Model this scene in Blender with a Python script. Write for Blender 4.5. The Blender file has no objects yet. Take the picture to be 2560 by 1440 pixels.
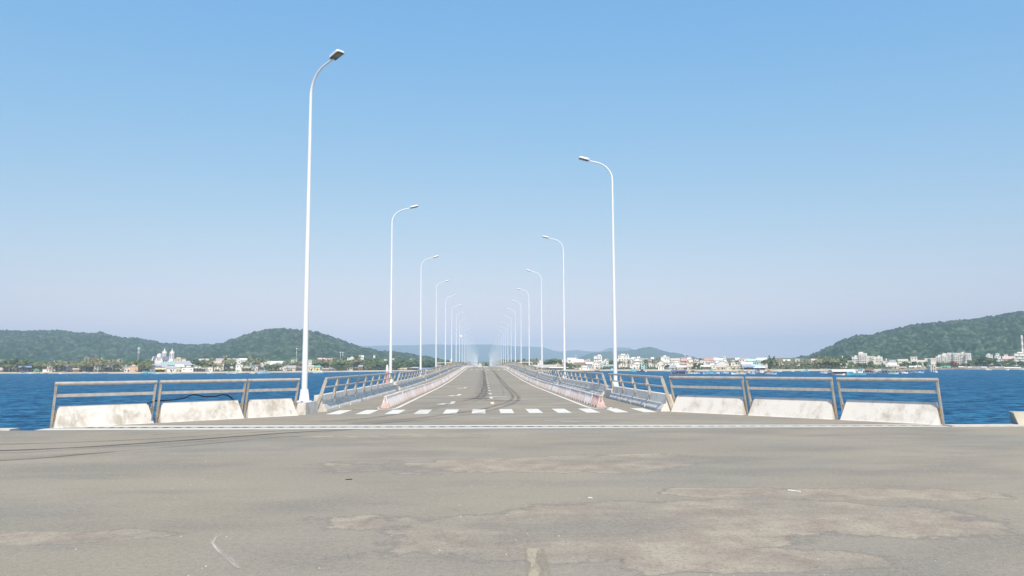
import bpy, math, random
import numpy as np
from mathutils import Vector, Matrix, noise
R = math.radians
C = bpy.context.scene
COL = C.collection
rnd = random.Random(7)

# ------------------------------------------------------------------ camera
F = 1900.0
YAW, PITCH, ROLL = R(2.17), R(5.86), R(0.25)
EYE = Vector((0, 0, 1.6))
fwd = Vector((math.sin(YAW) * math.cos(PITCH), math.cos(YAW) * math.cos(PITCH), math.sin(PITCH)))
r0 = Vector((math.cos(YAW), -math.sin(YAW), 0))
u0 = r0.cross(fwd)
right = r0 * math.cos(ROLL) - u0 * math.sin(ROLL)
up = u0 * math.cos(ROLL) + r0 * math.sin(ROLL)
cam_d = bpy.data.cameras.new('camera')
cam_d.sensor_width = 36.0
cam_d.lens = 36.0 * F / 2560.0
cam_d.clip_start = 0.1
cam_d.clip_end = 60000
cam = bpy.data.objects.new('camera', cam_d)
COL.objects.link(cam)
m = Matrix((right, up, -fwd)).transposed().to_4x4()
m.translation = EYE
cam.matrix_world = m
C.camera = cam

# ------------------------------------------------------------------ sky and sun
SUN_AZ = R(4)            # behind the camera, a little to its right
SUN_EL = R(50)
sun_dir = Vector((math.sin(SUN_AZ) * math.cos(SUN_EL), -math.cos(SUN_AZ) * math.cos(SUN_EL), math.sin(SUN_EL)))
SKY_TONE = ((1.04, 1.0), (2.09, 0.50), (4.45, 0.13))
W = bpy.data.worlds.new('World')
C.world = W
W.use_nodes = True
nt = W.node_tree
nt.nodes.clear()
sky = nt.nodes.new('ShaderNodeTexSky')
sky.sky_type = 'NISHITA'
sky.sun_disc = False
sky.sun_elevation = SUN_EL
sky.sun_rotation = math.atan2(sun_dir.x, sun_dir.y)
sky.altitude = 0
sky.air_density = 1.0
sky.dust_density = 0.3
sky.ozone_density = 1.6
bg = nt.nodes.new('ShaderNodeBackground')
bg.inputs[1].default_value = 0.15
sep = nt.nodes.new('ShaderNodeSeparateColor')
com = nt.nodes.new('ShaderNodeCombineColor')
nt.links.new(sky.outputs[0], sep.inputs[0])
# white balance and tone of the clear sky: gain and contrast of each colour of the physical sky
for i_, (gain, gam) in enumerate(SKY_TONE):
    p_ = nt.nodes.new('ShaderNodeMath'); p_.operation = 'POWER'; p_.inputs[1].default_value = gam
    g_ = nt.nodes.new('ShaderNodeMath'); g_.operation = 'MULTIPLY'; g_.inputs[1].default_value = gain
    nt.links.new(sep.outputs[i_], p_.inputs[0]); nt.links.new(p_.outputs[0], g_.inputs[0]); nt.links.new(g_.outputs[0], com.inputs[i_])
wo = nt.nodes.new('ShaderNodeOutputWorld')
nt.links.new(com.outputs[0], bg.inputs[0])
nt.links.new(bg.outputs[0], wo.inputs[0])
sl = bpy.data.lights.new('sun', 'SUN')
sl.energy = 4.6
sl.angle = R(0.5)
sl.color = (1.0, 0.905, 0.775)
so = bpy.data.objects.new('sun', sl)
so.rotation_euler = (-sun_dir).to_track_quat('-Z', 'Y').to_euler()
so.location = (0, -20, 60)
COL.objects.link(so)
C.view_settings.view_transform = 'Standard'
C.view_settings.look = 'None'
C.view_settings.gamma = 1.0
C.view_settings.exposure = 0.1
C.cycles.use_denoising = True
C.cycles.max_bounces = 6
C.cycles.volume_bounces = 0
C.cycles.diffuse_bounces = 3
C.cycles.transparent_max_bounces = 12

# ------------------------------------------------------------------ measuring helpers: a sight line of the photo meets a real plane
def ray(px, py):
    return fwd + right * ((px - 1280) / F) - up * ((py - 720) / F)

def G(px, py, z=0.0):
    d = ray(px, py)
    t = (z - EYE.z) / d.z
    return EYE + d * t

def AT(px, py, D):
    d = ray(px, py)
    return EYE + d * (D / d.y)

HUMP = [(-100, 0), (58, 0), (75, .1), (99.5, .4), (124, .75), (148, 1.14), (172, 1.34), (196, 1.34), (220, 1.25),
        (245, 1.18), (270, .9), (294, .45), (330, .2), (370, 0.0), (4000, 0)]
def hump(y):
    for (a, za), (b, zb) in zip(HUMP, HUMP[1:]):
        if a <= y <= b:
            return za + (zb - za) * (y - a) / (b - a)
    return 0.0

def RD(px, py):
    """road point seen at a pixel (first hit of the humped road)"""
    d = ray(px, py)
    prev = 5.0
    y = 5.0
    while y < 260:
        y += 0.25
        t = y / d.y
        if EYE.z + d.z * t <= hump(y):
            break
    lo, hi = y - 0.25, y
    for _ in range(20):
        mid = (lo + hi) / 2
        t = mid / d.y
        if EYE.z + d.z * t <= hump(mid):
            hi = mid
        else:
            lo = mid
    t = hi / d.y
    p = EYE + d * t
    p.z = hump(p.y)
    return p

WATER_Z = -4.0
CX = 0.32         # centre line of the bridge road

ORD = ['first', 'second', 'third', 'fourth', 'fifth', 'sixth', 'seventh', 'eighth', 'ninth', 'tenth', 'eleventh', 'twelfth', 'thirteenth',
       'fourteenth', 'fifteenth', 'sixteenth', 'seventeenth', 'eighteenth', 'nineteenth']
TENS = ['', '', 'twent', 'thirt', 'fort', 'fift', 'sixt', 'sevent', 'eight', 'ninet']
def ordw(n):
    if n >= 100:
        return 'hundredth' if n == 100 else 'hundred-and-' + ordw(n - 100)
    if n <= 19:
        return ORD[n - 1]
    t, u = divmod(n, 10)
    if u == 0:
        return TENS[t] + 'ieth'
    return TENS[t] + 'y-' + ORD[u - 1]

# ------------------------------------------------------------------ materials
MATS = {}
class NT:
    """small helper for node materials"""
    def __init__(s, name, rough=0.8, spec=0.3, metal=0.0):
        s.m = bpy.data.materials.new(name)
        s.m.use_nodes = True
        s.t = s.m.node_tree
        s.b = s.t.nodes['Principled BSDF']
        s.b.inputs['Roughness'].default_value = rough
        s.b.inputs['Specular IOR Level'].default_value = spec
        s.b.inputs['Metallic'].default_value = metal
        s.pos = None
        MATS[name] = s.m
    def n(s, typ, **kw):
        k = s.t.nodes.new('ShaderNode' + typ)
        for a, v in kw.items():
            setattr(k, a, v)
        return k
    def l(s, a, b):
        s.t.links.new(a, b)
    def P(s):
        if s.pos is None:
            s.pos = s.n('NewGeometry').outputs['Position']
        return s.pos
    def O(s):
        return s.n('TexCoord').outputs['Object']
    def mapping(s, vec, scale=(1, 1, 1), loc=(0, 0, 0)):
        k = s.n('Mapping')
        k.inputs['Scale'].default_value = scale
        k.inputs['Location'].default_value = loc
        s.l(vec, k.inputs['Vector'])
        return k.outputs[0]
    def noise(s, scale, detail=4, rough=0.55, vec=None, dist=0.0):
        k = s.n('TexNoise')
        k.inputs['Scale'].default_value = scale
        k.inputs['Detail'].default_value = detail
        k.inputs['Roughness'].default_value = rough
        k.inputs['Distortion'].default_value = dist
        s.l(vec if vec is not None else s.P(), k.inputs['Vector'])
        return k.outputs['Fac']
    def ramp(s, fac, a, b, ca=(0, 0, 0, 1), cb=(1, 1, 1, 1)):
        k = s.n('ValToRGB')
        k.color_ramp.elements[0].position = a
        k.color_ramp.elements[1].position = b
        k.color_ramp.elements[0].color = tuple(ca[:3]) + (1,)
        k.color_ramp.elements[1].color = tuple(cb[:3]) + (1,)
        s.l(fac, k.inputs[0])
        return k.outputs[0]
    def mix(s, fac, a, b, mode='MIX'):
        k = s.n('Mix', data_type='RGBA', blend_type=mode)
        for v, i in ((fac, 0), (a, 6), (b, 7)):
            if isinstance(v, (int, float)):
                k.inputs[i].default_value = v
            elif isinstance(v, (tuple, list)):
                k.inputs[i].default_value = tuple(v[:3]) + (1,)
            else:
                s.l(v, k.inputs[i])
        return k.outputs[2]
    def math(s, op, a, b=0.0, c=None, clamp=False):
        k = s.n('Math', operation=op, use_clamp=clamp)
        for i, v in enumerate((a, b, c)):
            if v is None:
                continue
            if isinstance(v, (int, float)):
                k.inputs[i].default_value = v
            else:
                s.l(v, k.inputs[i])
        return k.outputs[0]
    def ellipse(s, cx, cy, rx, ry, ang, warp, soft=0.12):
        """mask 1 inside a noise-edged ellipse on the ground"""
        k = s.n('Mapping', vector_type='TEXTURE')
        k.inputs['Location'].default_value = (cx, cy, 0)
        k.inputs['Rotation'].default_value = (0, 0, ang)
        k.inputs['Scale'].default_value = (rx, ry, 1000)
        s.l(s.P(), k.inputs['Vector'])
        L = s.n('VectorMath', operation='LENGTH')
        s.l(k.outputs[0], L.inputs[0])
        v = s.math('ADD', L.outputs['Value'], s.math('MULTIPLY', s.math('SUBTRACT', warp, 0.5), 2.2))
        mr = s.n('MapRange')
        mr.inputs['From Min'].default_value = 1.0
        mr.inputs['From Max'].default_value = 1.0 - soft
        s.l(v, mr.inputs['Value'])
        return mr.outputs[0]
    def col(s, c):
        if isinstance(c, (tuple, list)):
            s.b.inputs['Base Color'].default_value = tuple(c[:3]) + (1,)
        else:
            s.l(c, s.b.inputs['Base Color'])
    def bump(s, h, strength=0.3, dist=0.02):
        k = s.n('Bump')
        k.inputs['Strength'].default_value = strength
        k.inputs['Distance'].default_value = dist
        s.l(h, k.inputs['Height'])
        s.l(k.outputs[0], s.b.inputs['Normal'])

def simple(name, c, rough=0.8, spec=0.3, metal=0.0, var=0.12, scale=1.5, obj=False):
    """plain colour broken up by a soft noise"""
    k = NT(name, rough, spec, metal)
    n = k.noise(scale, 5, 0.6, vec=k.O() if obj else None)
    f = k.ramp(n, 0.3, 0.7)
    k.col(k.mix(f, tuple(x * (1 - var) for x in c), tuple(min(1, x * (1 + var)) for x in c)))
    return k.m

# --- asphalt of quay and bridge
AS_A, AS_B = (0.290, 0.238, 0.168), (0.372, 0.306, 0.220)
def asphalt(name, fore):
    k = NT(name, 0.92, 0.2)
    big = k.noise(0.16, 5, 0.55, vec=k.mapping(k.P(), (1, 1.6, 1)))
    mid = k.noise(0.9, 5, 0.6)
    fine = k.noise(48, 3, 0.7)
    grit = k.noise(150, 2, 0.7)
    c = k.mix(k.ramp(big, 0.36, 0.62), AS_A, AS_B)
    c = k.mix(k.math('MULTIPLY', k.ramp(k.noise(0.28, 4, 0.5, vec=k.mapping(k.P(), (1, 1, 1), (31, 7, 0))), 0.45, 0.7), 0.75), c, (0.262, 0.238, 0.200))
    c = k.mix(k.math('MULTIPLY', k.ramp(mid, 0.4, 0.75), 0.35), c, (0.355, 0.305, 0.228))
    height = fine
    if fore:
        warp = k.noise(0.55, 7, 0.62)
        masks = []
        for (px, py, rx, ry, ang) in fore:
            p = G(px, py)
            masks.append(k.ellipse(p.x, p.y, rx, ry, ang, warp))
        mk = masks[0]
        for q in masks[1:]:
            mk = k.math('MAXIMUM', mk, q)
        worn = k.mix(k.ramp(k.noise(2.2, 5, 0.65), 0.38, 0.68), (0.520, 0.420, 0.295), (0.290, 0.195, 0.145))
        c = k.mix(k.math('MULTIPLY', mk, 0.9), c, worn)
        hole = k.math('MULTIPLY', mk, k.ramp(k.noise(26, 4, 0.8), 0.38, 0.50, (1, 1, 1), (0, 0, 0)))
        c = k.mix(k.math('MULTIPLY', hole, 0.65), c, (0.13, 0.115, 0.10))
        edge = k.math('MULTIPLY', mk, k.math('SUBTRACT', 1.0, mk))
        c = k.mix(k.math('MULTIPLY', edge, 2.6), c, (0.15, 0.13, 0.115))
    c = k.mix(k.math('MULTIPLY', k.ramp(k.noise(0.45, 6, 0.6, vec=k.mapping(k.P(), (.7, 1.5, 1), (3, 51, 0))), 0.46, 0.62), 0.75), c, (0.205, 0.180, 0.145))
    c = k.mix(k.math('MULTIPLY', k.ramp(k.noise(17, 5, 0.75), 0.42, 0.58), 0.32), c, (0.47, 0.405, 0.315))
    c = k.mix(k.math('MULTIPLY', k.ramp(k.noise(22, 4, 0.8, vec=k.mapping(k.P(), (1, 1, 1), (8, 3, 0))), 0.36, 0.46, (1, 1, 1), (0, 0, 0)), 0.40), c, (0.16, 0.135, 0.11))
    c = k.mix(k.math('MULTIPLY', k.ramp(fine, 0.42, 0.60), 0.40), c, (0.42, 0.385, 0.325))
    c = k.mix(k.math('MULTIPLY', k.ramp(grit, 0.30, 0.48, (1, 1, 1), (0, 0, 0)), 0.55), c, (0.13, 0.115, 0.10))
    v = k.n('TexVoronoi')
    v.inputs['Scale'].default_value = 9.0
    k.l(k.P(), v.inputs['Vector'])
    speck = k.ramp(v.outputs['Distance'], 0.03, 0.06, (1, 1, 1), (0, 0, 0))
    c = k.mix(k.math('MULTIPLY', speck, 0.25), c, (0.75, 0.73, 0.70))
    k.col(c)
    k.bump(fine, 0.6, 0.014)
    return k.m

asphalt('quay_asphalt', [(1780, 1295, 3.6, 1.15, 0.05), (1520, 1345, 2.5, 0.85, 0.1), (1280, 1325, 1.3, 0.55, 0.0), (2050, 1235, 2.3, 0.55, -0.15),
                         (130, 1345, 1.25, 0.33, 0.1), (980, 1090, 2.2, 0.5, 0), (1350, 1160, 3.2, 1.1, 0.1), (1900, 1400, 1.2, .5, 0)])
asphalt('bridge_asphalt', None)

def paint(name, base, wear=(0.36, 0.34, 0.30), lo=0.42, hi=0.5, scale=3.0, amt=0.8):
    k = NT(name, 0.75, 0.3)
    n = k.noise(scale, 8, 0.7)
    n2 = k.noise(scale * 9, 4, 0.7)
    f = k.ramp(k.math('ADD', k.math('MULTIPLY', n, 0.6), k.math('MULTIPLY', n2, 0.4)), lo - 0.05, hi - 0.05, (1, 1, 1), (0, 0, 0))
    k.col(k.mix(k.math('MULTIPLY', f, amt), base, wear))
    return k.m
paint('white_paint', (0.75, 0.70, 0.61), lo=0.36, hi=0.47, amt=.7)
paint('dull_paint', (0.60, 0.56, 0.49), lo=0.44, hi=0.56)
paint('yellow_paint', (0.78, 0.70, 0.48), lo=0.36, hi=0.47, amt=.6)
paint('faded_yellow_paint', (0.42, 0.38, 0.27), (0.29, 0.265, 0.22), lo=0.47, hi=0.62, scale=2, amt=1)

def blotchy_white(name, base, stain, rust=True):
    k = NT(name, 0.85, 0.25)
    n1 = k.noise(1.3, 7, 0.65)
    n2 = k.noise(3.2, 8, 0.72, vec=k.mapping(k.P(), (1, 1, .45), (5, 3, 1)))
    n3 = k.noise(26, 4, 0.7)
    f = k.math('MULTIPLY', k.ramp(n1, 0.42, 0.60), k.ramp(n2, 0.42, 0.58))
    c = k.mix(k.math('MULTIPLY', f, 0.85), base, stain)
    c = k.mix(k.math('MULTIPLY', k.ramp(n2, 0.56, 0.72), 0.30), c, (0.50, 0.45, 0.38))
    c = k.mix(k.math('MULTIPLY', k.ramp(n3, 0.58, 0.75), 0.35), c, (0.47, 0.44, 0.40))
    if rust:
        r = k.noise(0.9, 6, 0.8, vec=k.mapping(k.P(), (1, 1, .3), (9, 9, 9)))
        c = k.mix(k.math('MULTIPLY', k.ramp(r, 0.66, 0.74), 0.5), c, (0.42, 0.26, 0.16))
    k.col(c)
    k.bump(n3, 0.35, 0.012)
    return k.m
blotchy_white('wing_concrete', (0.69, 0.66, 0.615), (0.38, 0.34, 0.275))
blotchy_white('run_concrete', (0.74, 0.69, 0.63), (0.50, 0.46, 0.40), False)
blotchy_white('kerb_concrete', (0.62, 0.60, 0.55), (0.40, 0.37, 0.32), False)
simple('block_concrete', (0.52, 0.48, 0.40), var=.1)

k = NT('galvanised', 0.55, 0.4, 0.25)
f = k.ramp(k.noise(6, 6, 0.7), 0.35, 0.7)
k.col(k.mix(f, (0.40, 0.38, 0.35), (0.60, 0.57, 0.52)))
k = NT('post_metal', 0.6, 0.4, 0.15)
f = k.ramp(k.noise(5, 6, 0.7), 0.4, 0.68)
k.col(k.mix(f, (0.42, 0.38, 0.32), (0.60, 0.55, 0.47)))
simple('rusty_bracket', (0.42, 0.31, 0.21), var=.35, scale=14)
simple('pole_white', (0.80, 0.82, 0.84), 0.38, 0.5, 0.0, 0.04, 0.8)
simple('lamp_grey', (0.14, 0.15, 0.13), 0.5)
simple('lamp_glass', (0.22, 0.23, 0.20), 0.25, 0.6)
k = NT('lamp_shell', 0.4, 0.5); k.col((0.82, 0.83, 0.84))
simple('skid_rubber_solid', (0.16, 0.145, 0.13))
simple('cable_black', (0.02, 0.03, 0.05), 0.5)

def barrier_mat(name, a, b, z_split=None):
    k = NT(name, 0.6, 0.3)
    o = k.O()
    oi = k.n('ObjectInfo').outputs['Random']
    off = k.n('VectorMath', operation='ADD')
    cmb = k.n('CombineXYZ')
    k.l(k.math('MULTIPLY', oi, 37.0), cmb.inputs[1])
    k.l(o, off.inputs[0]); k.l(cmb.outputs[0], off.inputs[1])
    n1 = k.noise(2.0, 6, 0.7, vec=off.outputs[0])
    n2 = k.noise(11, 5, 0.75, vec=k.mapping(off.outputs[0], (1, 1, .35)))
    c = k.mix(k.ramp(n1, 0.38, 0.62), a, b)
    c = k.mix(k.math('MULTIPLY', k.ramp(n2, 0.42, 0.7), 0.6), c, (0.80, 0.76, 0.72))
    sep = k.n('SeparateXYZ'); k.l(o, sep.inputs[0])
    dirt = k.math('MULTIPLY', k.ramp(sep.outputs[2], 0.02, 0.16, (1, 1, 1), (0, 0, 0)), k.ramp(n1, 0.3, 0.6))
    c = k.mix(k.math('MULTIPLY', dirt, 0.55), c, (0.40, 0.30, 0.26))
    k.col(c)
    k.bump(n2, 0.2, 0.01)
    return k.m
barrier_mat('barrier_pink', (0.66, 0.52, 0.50), (0.74, 0.68, 0.65))
barrier_mat('barrier_white', (0.74, 0.66, 0.65), (0.80, 0.78, 0.76))
barrier_mat('barrier_red', (0.64, 0.38, 0.36), (0.70, 0.55, 0.52))
simple('marker_red', (0.62, 0.30, 0.30), var=.2)
simple('marker_white', (0.8, 0.78, 0.78))

# --- skid marks: thin rubber film with worn-through gaps
def skid_mat(name, dens, fx=11):
    k = NT(name, 0.75, 0.3)
    k.col((0.075, 0.068, 0.065))
    uv = k.n('UVMap').outputs[0]
    sep = k.n('SeparateXYZ'); k.l(uv, sep.inputs[0])
    edge = k.math('MULTIPLY', sep.outputs[0], k.math('SUBTRACT', 1.0, sep.outputs[0]))
    edge = k.math('MULTIPLY', edge, 4.0, clamp=True)
    st = k.noise(1.0, 5, 0.7, vec=k.mapping(uv, (fx, 0.10 if fx > 5 else 1.5, 1)))
    st = k.ramp(st, 0.36, 0.66)
    gaps = k.ramp(k.noise(0.7, 4, 0.6), 0.25, 0.65)
    ends = k.math('MULTIPLY', sep.outputs[2], 1.0)
    a = k.math('MULTIPLY', k.math('MULTIPLY', edge, st), k.math('MULTIPLY', gaps, dens), clamp=True)
    k.l(a, k.b.inputs['Alpha'])
    return k.m
skid_mat('skid_dark', 0.75)
skid_mat('skid_quay', 1.7)
skid_mat('chalk', 3.6, 2)
skid_mat('stripe_film', 3.5, 2)
MATS['stripe_film'].node_tree.nodes['Principled BSDF'].inputs['Base Color'].default_value = (.42, .355, .25, 1)
MATS['chalk'].node_tree.nodes['Principled BSDF'].inputs['Base Color'].default_value = (.60, .54, .46, 1)
skid_mat('skid_soft', 0.38)

# --- water
k = NT('sea_water', 0.12, 0.5)
k.b.inputs['IOR'].default_value = 1.33
k.b.inputs['Specular IOR Level'].default_value = 0.0
n0 = k.noise(0.010, 3, 0.5)
k.col(k.mix(k.ramp(n0, 0.35, 0.65), (0.008, 0.068, 0.200), (0.014, 0.088, 0.240)))
w1 = k.noise(0.30, 5, 0.62, vec=k.mapping(k.P(), (1, 1.3, 1)), dist=.4)
w2 = k.noise(1.1, 4, 0.6, vec=k.mapping(k.P(), (1, 1.5, 1), (4, 9, 0)), dist=.3)
w3 = k.noise(0.08, 3, 0.5, vec=k.mapping(k.P(), (1, 1.4, 1)))
h = k.math('ADD', k.math('ADD', k.math('MULTIPLY', w1, 1.0), k.math('MULTIPLY', w2, 0.30)), k.math('MULTIPLY', w3, 1.4))
k.bump(h, 1.0, 2.6)
crest = k.ramp(k.math('ADD', k.math('MULTIPLY', w1, 0.55), k.math('MULTIPLY', w2, 0.45)), 0.42, 0.60)  # ripple light and shade put into the colour: pale crests, dark troughs
k.col(k.mix(crest, (0.004, 0.062, 0.160), (0.062, 0.275, 0.460)))
gl = k.n('BsdfGlossy')
gl.inputs['Roughness'].default_value = 0.15
bn = k.b.inputs['Normal'].links[0].from_socket
k.l(bn, gl.inputs['Normal'])
lw = k.n('LayerWeight'); lw.inputs['Blend'].default_value = 0.35
k.l(bn, lw.inputs['Normal'])
mxs = k.n('MixShader')
k.l(k.math('ADD', k.math('MULTIPLY', k.math('POWER', lw.outputs['Facing'], 3.0), 0.30), 0.02), mxs.inputs[0])
k.l(k.b.outputs[0], mxs.inputs[1]); k.l(gl.outputs[0], mxs.inputs[2])
k.l(mxs.outputs[0], k.t.nodes['Material Output'].inputs['Surface'])

# --- beach, land, hills
simple('sand', (0.60, 0.50, 0.36), scale=.08, var=.15)
k = NT('land_soil', 0.95, 0.1)
f1 = k.ramp(k.noise(0.03, 6, 0.6), 0.42, 0.6)
k.col(k.mix(f1, (0.11, 0.13, 0.06), (0.25, 0.22, 0.15)))
def forest(name, a, b, c3, s=0.02):
    k = NT(name, 0.95, 0.1)
    n1 = k.noise(s, 6, 0.62)
    n2 = k.noise(s * 7, 5, 0.65)
    c = k.mix(k.ramp(n1, 0.38, 0.62), a, b)
    c = k.mix(k.math('MULTIPLY', k.ramp(n2, 0.48, 0.68), 0.75), c, c3)
    c = k.mix(k.math('MULTIPLY', k.ramp(n2, 0.30, 0.45, (1, 1, 1), (0, 0, 0)), 0.6), c, (0.018, 0.042, 0.016))
    k.col(c)
    return k.m
forest('forest_near', (0.018, 0.044, 0.022), (0.032, 0.070, 0.030), (0.190, 0.235, 0.140), 0.009)
forest('forest_far', (0.035, 0.075, 0.03), (0.05, 0.09, 0.04), (0.07, 0.11, 0.05), 0.002)
simple('rubble', (0.32, 0.26, 0.21), scale=.6, var=.35)
def leafy(name, a, b):
    k = NT(name, 0.75, 0.2)
    oi = k.n('ObjectInfo').outputs['Random']
    n = k.noise(0.35, 3, 0.6)
    f = k.math('ADD', k.math('MULTIPLY', oi, 0.5), k.math('MULTIPLY', n, 0.7), clamp=True)
    k.col(k.mix(f, a, b))
    k.b.inputs['Subsurface Weight'].default_value = 0.0
    return k.m
leafy('leaf_green', (0.085, 0.135, 0.040), (0.220, 0.270, 0.105))
leafy('leaf_dark', (0.045, 0.090, 0.035), (0.120, 0.180, 0.070))
leafy('leaf_palm', (0.150, 0.170, 0.065), (0.380, 0.360, 0.190))
simple('bark', (0.17, 0.14, 0.11))
simple('leaf_red', (0.30, 0.10, 0.06), var=.3)

WALLC = {'white': (0.86, 0.83, 0.775), 'cream': (0.72, 0.65, 0.50), 'beige': (0.58, 0.51, 0.42), 'grey': (0.42, 0.42, 0.43), 'pink': (0.70, 0.50, 0.46),
         'yellow': (0.75, 0.62, 0.28), 'teal': (0.32, 0.48, 0.46), 'mint': (0.48, 0.70, 0.64), 'blue': (0.24, 0.33, 0.47), 'orange': (0.68, 0.48, 0.34),
         'brown': (0.24, 0.17, 0.13), 'green': (0.22, 0.42, 0.30), 'red': (0.48, 0.17, 0.12), 'aqua': (0.16, 0.56, 0.66), 'paleblue': (0.42, 0.58, 0.72),
         'navy': (0.05, 0.08, 0.20), 'dark': (0.07, 0.07, 0.08), 'slate': (0.18, 0.19, 0.25), 'terracotta': (0.60, 0.30, 0.20), 'darkred': (0.36, 0.13, 0.10)}
for nme, c in WALLC.items():
    simple('c_' + nme, c, 0.8, 0.25, var=0.10, scale=0.5)
simple('window_glass', (0.13, 0.14, 0.15), 0.25, 0.5)
simple('mast_steel', (0.62, 0.64, 0.66), 0.5, var=.05)

# ------------------------------------------------------------------ mesh helper
class MB:
    def __init__(s):
        s.v = []; s.f = []; s.uv = None
    def quad(s, a, b, c, d):
        i = len(s.v); s.v += [tuple(a), tuple(b), tuple(c), tuple(d)]; s.f.append((i, i + 1, i + 2, i + 3)); return s
    def hexa(s, p):
        """8 corners: bottom ring 0-3 (counter-clockwise from above), top ring 4-7"""
        i = len(s.v); s.v += [tuple(q) for q in p]
        for f in ((3, 2, 1, 0), (4, 5, 6, 7), (0, 1, 5, 4), (1, 2, 6, 5), (2, 3, 7, 6), (3, 0, 4, 7)):
            s.f.append(tuple(i + k for k in f))
        return s
    def box(s, x0, x1, y0, y1, z0, z1):
        return s.hexa([(x0, y0, z0), (x1, y0, z0), (x1, y1, z0), (x0, y1, z0), (x0, y0, z1), (x1, y0, z1), (x1, y1, z1), (x0, y1, z1)])
    def bar(s, a, b, w, h, side=None):
        """rectangular bar from a to b; w across 'side', h across the other"""
        a = Vector(a); b = Vector(b); d = (b - a).normalized()
        sd = Vector(side).normalized() if side is not None else d.orthogonal().normalized()
        sd = (sd - d * sd.dot(d)).normalized()
        q = d.cross(sd)
        pts = []
        for c in (a, b):
            for sx, sy in ((-1, -1), (1, -1), (1, 1), (-1, 1)):
                pts.append(c + sd * (sx * w / 2) + q * (sy * h / 2))
        return s.hexa(pts)
    def tube(s, pts, rad, n=10, cap=True):
        pts = [Vector(p) for p in pts]
        if isinstance(rad, (int, float)):
            rad = [rad] * len(pts)
        base = len(s.v)
        t0 = (pts[1] - pts[0]).normalized()
        nrm = t0.orthogonal().normalized()
        for i, p in enumerate(pts):
            if i == 0: t = pts[1] - pts[0]
            elif i == len(pts) - 1: t = pts[-1] - pts[-2]
            else: t = pts[i + 1] - pts[i - 1]
            t = t.normalized()
            nrm = (nrm - t * nrm.dot(t)).normalized()
            bn = t.cross(nrm)
            for j in range(n):
                a = 2 * math.pi * j / n
                s.v.append(tuple(p + nrm * (math.cos(a) * rad[i]) + bn * (math.sin(a) * rad[i])))
        for i in range(len(pts) - 1):
            for j in range(n):
                a = base + i * n + j; b = base + i * n + (j + 1) % n
                s.f.append((a, b, b + n, a + n))
        if cap:
            s.f.append(tuple(base + j for j in reversed(range(n))))
            e = base + (len(pts) - 1) * n
            s.f.append(tuple(e + j for j in range(n)))
        return s
    def prism(s, prof, a, b, cap=True):
        """profile functions: prof is list of (u,w) ; a,b are callables mapping (u,w)->point for each end"""
        i = len(s.v); n = len(prof)
        s.v += [tuple(a(u, w)) for u, w in prof] + [tuple(b(u, w)) for u, w in prof]
        for j in range(n):
            k2 = (j + 1) % n
            s.f.append((i + j, i + k2, i + n + k2, i + n + j))
        if cap:
            s.f.append(tuple(i + j for j in reversed(range(n))))
            s.f.append(tuple(i + n + j for j in range(n)))
        return s
    def ellipsoid(s, c, r, n=8, m_=6):
        i0 = len(s.v)
        s.v.append((c[0], c[1], c[2] - r[2]))
        for a in range(1, m_):
            t = math.pi * a / m_ - math.pi / 2
            for b in range(n):
                p = 2 * math.pi * b / n
                s.v.append((c[0] + r[0] * math.cos(t) * math.cos(p), c[1] + r[1] * math.cos(t) * math.sin(p), c[2] + r[2] * math.sin(t)))
        s.v.append((c[0], c[1], c[2] + r[2]))
        for b in range(n):
            s.f.append((i0, i0 + 1 + (b + 1) % n, i0 + 1 + b))
            for a in range(m_ - 2):
                q = i0 + 1 + a * n
                s.f.append((q + b, q + (b + 1) % n, q + n + (b + 1) % n, q + n + b))
            q = i0 + 1 + (m_ - 2) * n
            s.f.append((q + b, q + (b + 1) % n, len(s.v) - 1))
        return s
    def mesh(s, name, mat, origin=(0, 0, 0), smooth=False, fix=True):
        me = bpy.data.meshes.new(name)
        ox, oy, oz = origin
        me.from_pydata([(x - ox, y - oy, z - oz) for x, y, z in s.v], [], s.f)
        me.materials.append(MATS[mat])
        if s.uv:
            l = me.uv_layers.new(name='UVMap')
            for i, lp in enumerate(me.loops):
                l.data[i].uv = s.uv[lp.vertex_index]
        if fix:
            import bmesh
            bm = bmesh.new(); bm.from_mesh(me)
            bmesh.ops.recalc_face_normals(bm, faces=bm.faces)
            bm.to_mesh(me); bm.free()
        if smooth:
            me.polygons.foreach_set('use_smooth', [True] * len(me.polygons))
            try:
                me.set_sharp_from_angle(angle=R(40))
            except Exception:
                pass
        return me
    def build(s, name, mat, parent=None, origin=(0, 0, 0), smooth=False, fix=True):
        """one mesh object; vertices are given in the space of 'origin' (the parent's place)"""
        o = bpy.data.objects.new(name, s.mesh(name, mat, origin, smooth, fix))
        COL.objects.link(o)
        if parent is not None:
            o.parent = parent
        else:
            o.location = origin
        return o

def tag(o, label=None, cat=None, group=None, kind=None):
    if label: o['label'] = label
    if cat: o['category'] = cat
    if group: o['group'] = group
    if kind: o['kind'] = kind
    return o
def thing(name, label, cat, loc=(0, 0, 0), rz=0.0, group=None):
    o = bpy.data.objects.new(name, None)
    o.empty_display_size = 0.3
    COL.objects.link(o)
    o.location = loc
    o.rotation_euler = (0, 0, rz)
    return tag(o, label, cat, group)
CHILD = {}
def dup(root, loc, rz=0.0, label=None, scale=None, rot=None):
    """copy of a thing with its parts and sub-parts"""
    def cp(o, par):
        c = o.copy(); COL.objects.link(c)
        if par is not None: c.parent = par
        for ch in o.children:
            cp(ch, c)
        return c
    c = cp(root, None)
    c.location = loc
    c.rotation_euler = rot if rot else (0, 0, rz)
    if scale: c.scale = scale if isinstance(scale, tuple) else (scale,) * 3
    if label: c['label'] = label
    return c
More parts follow.
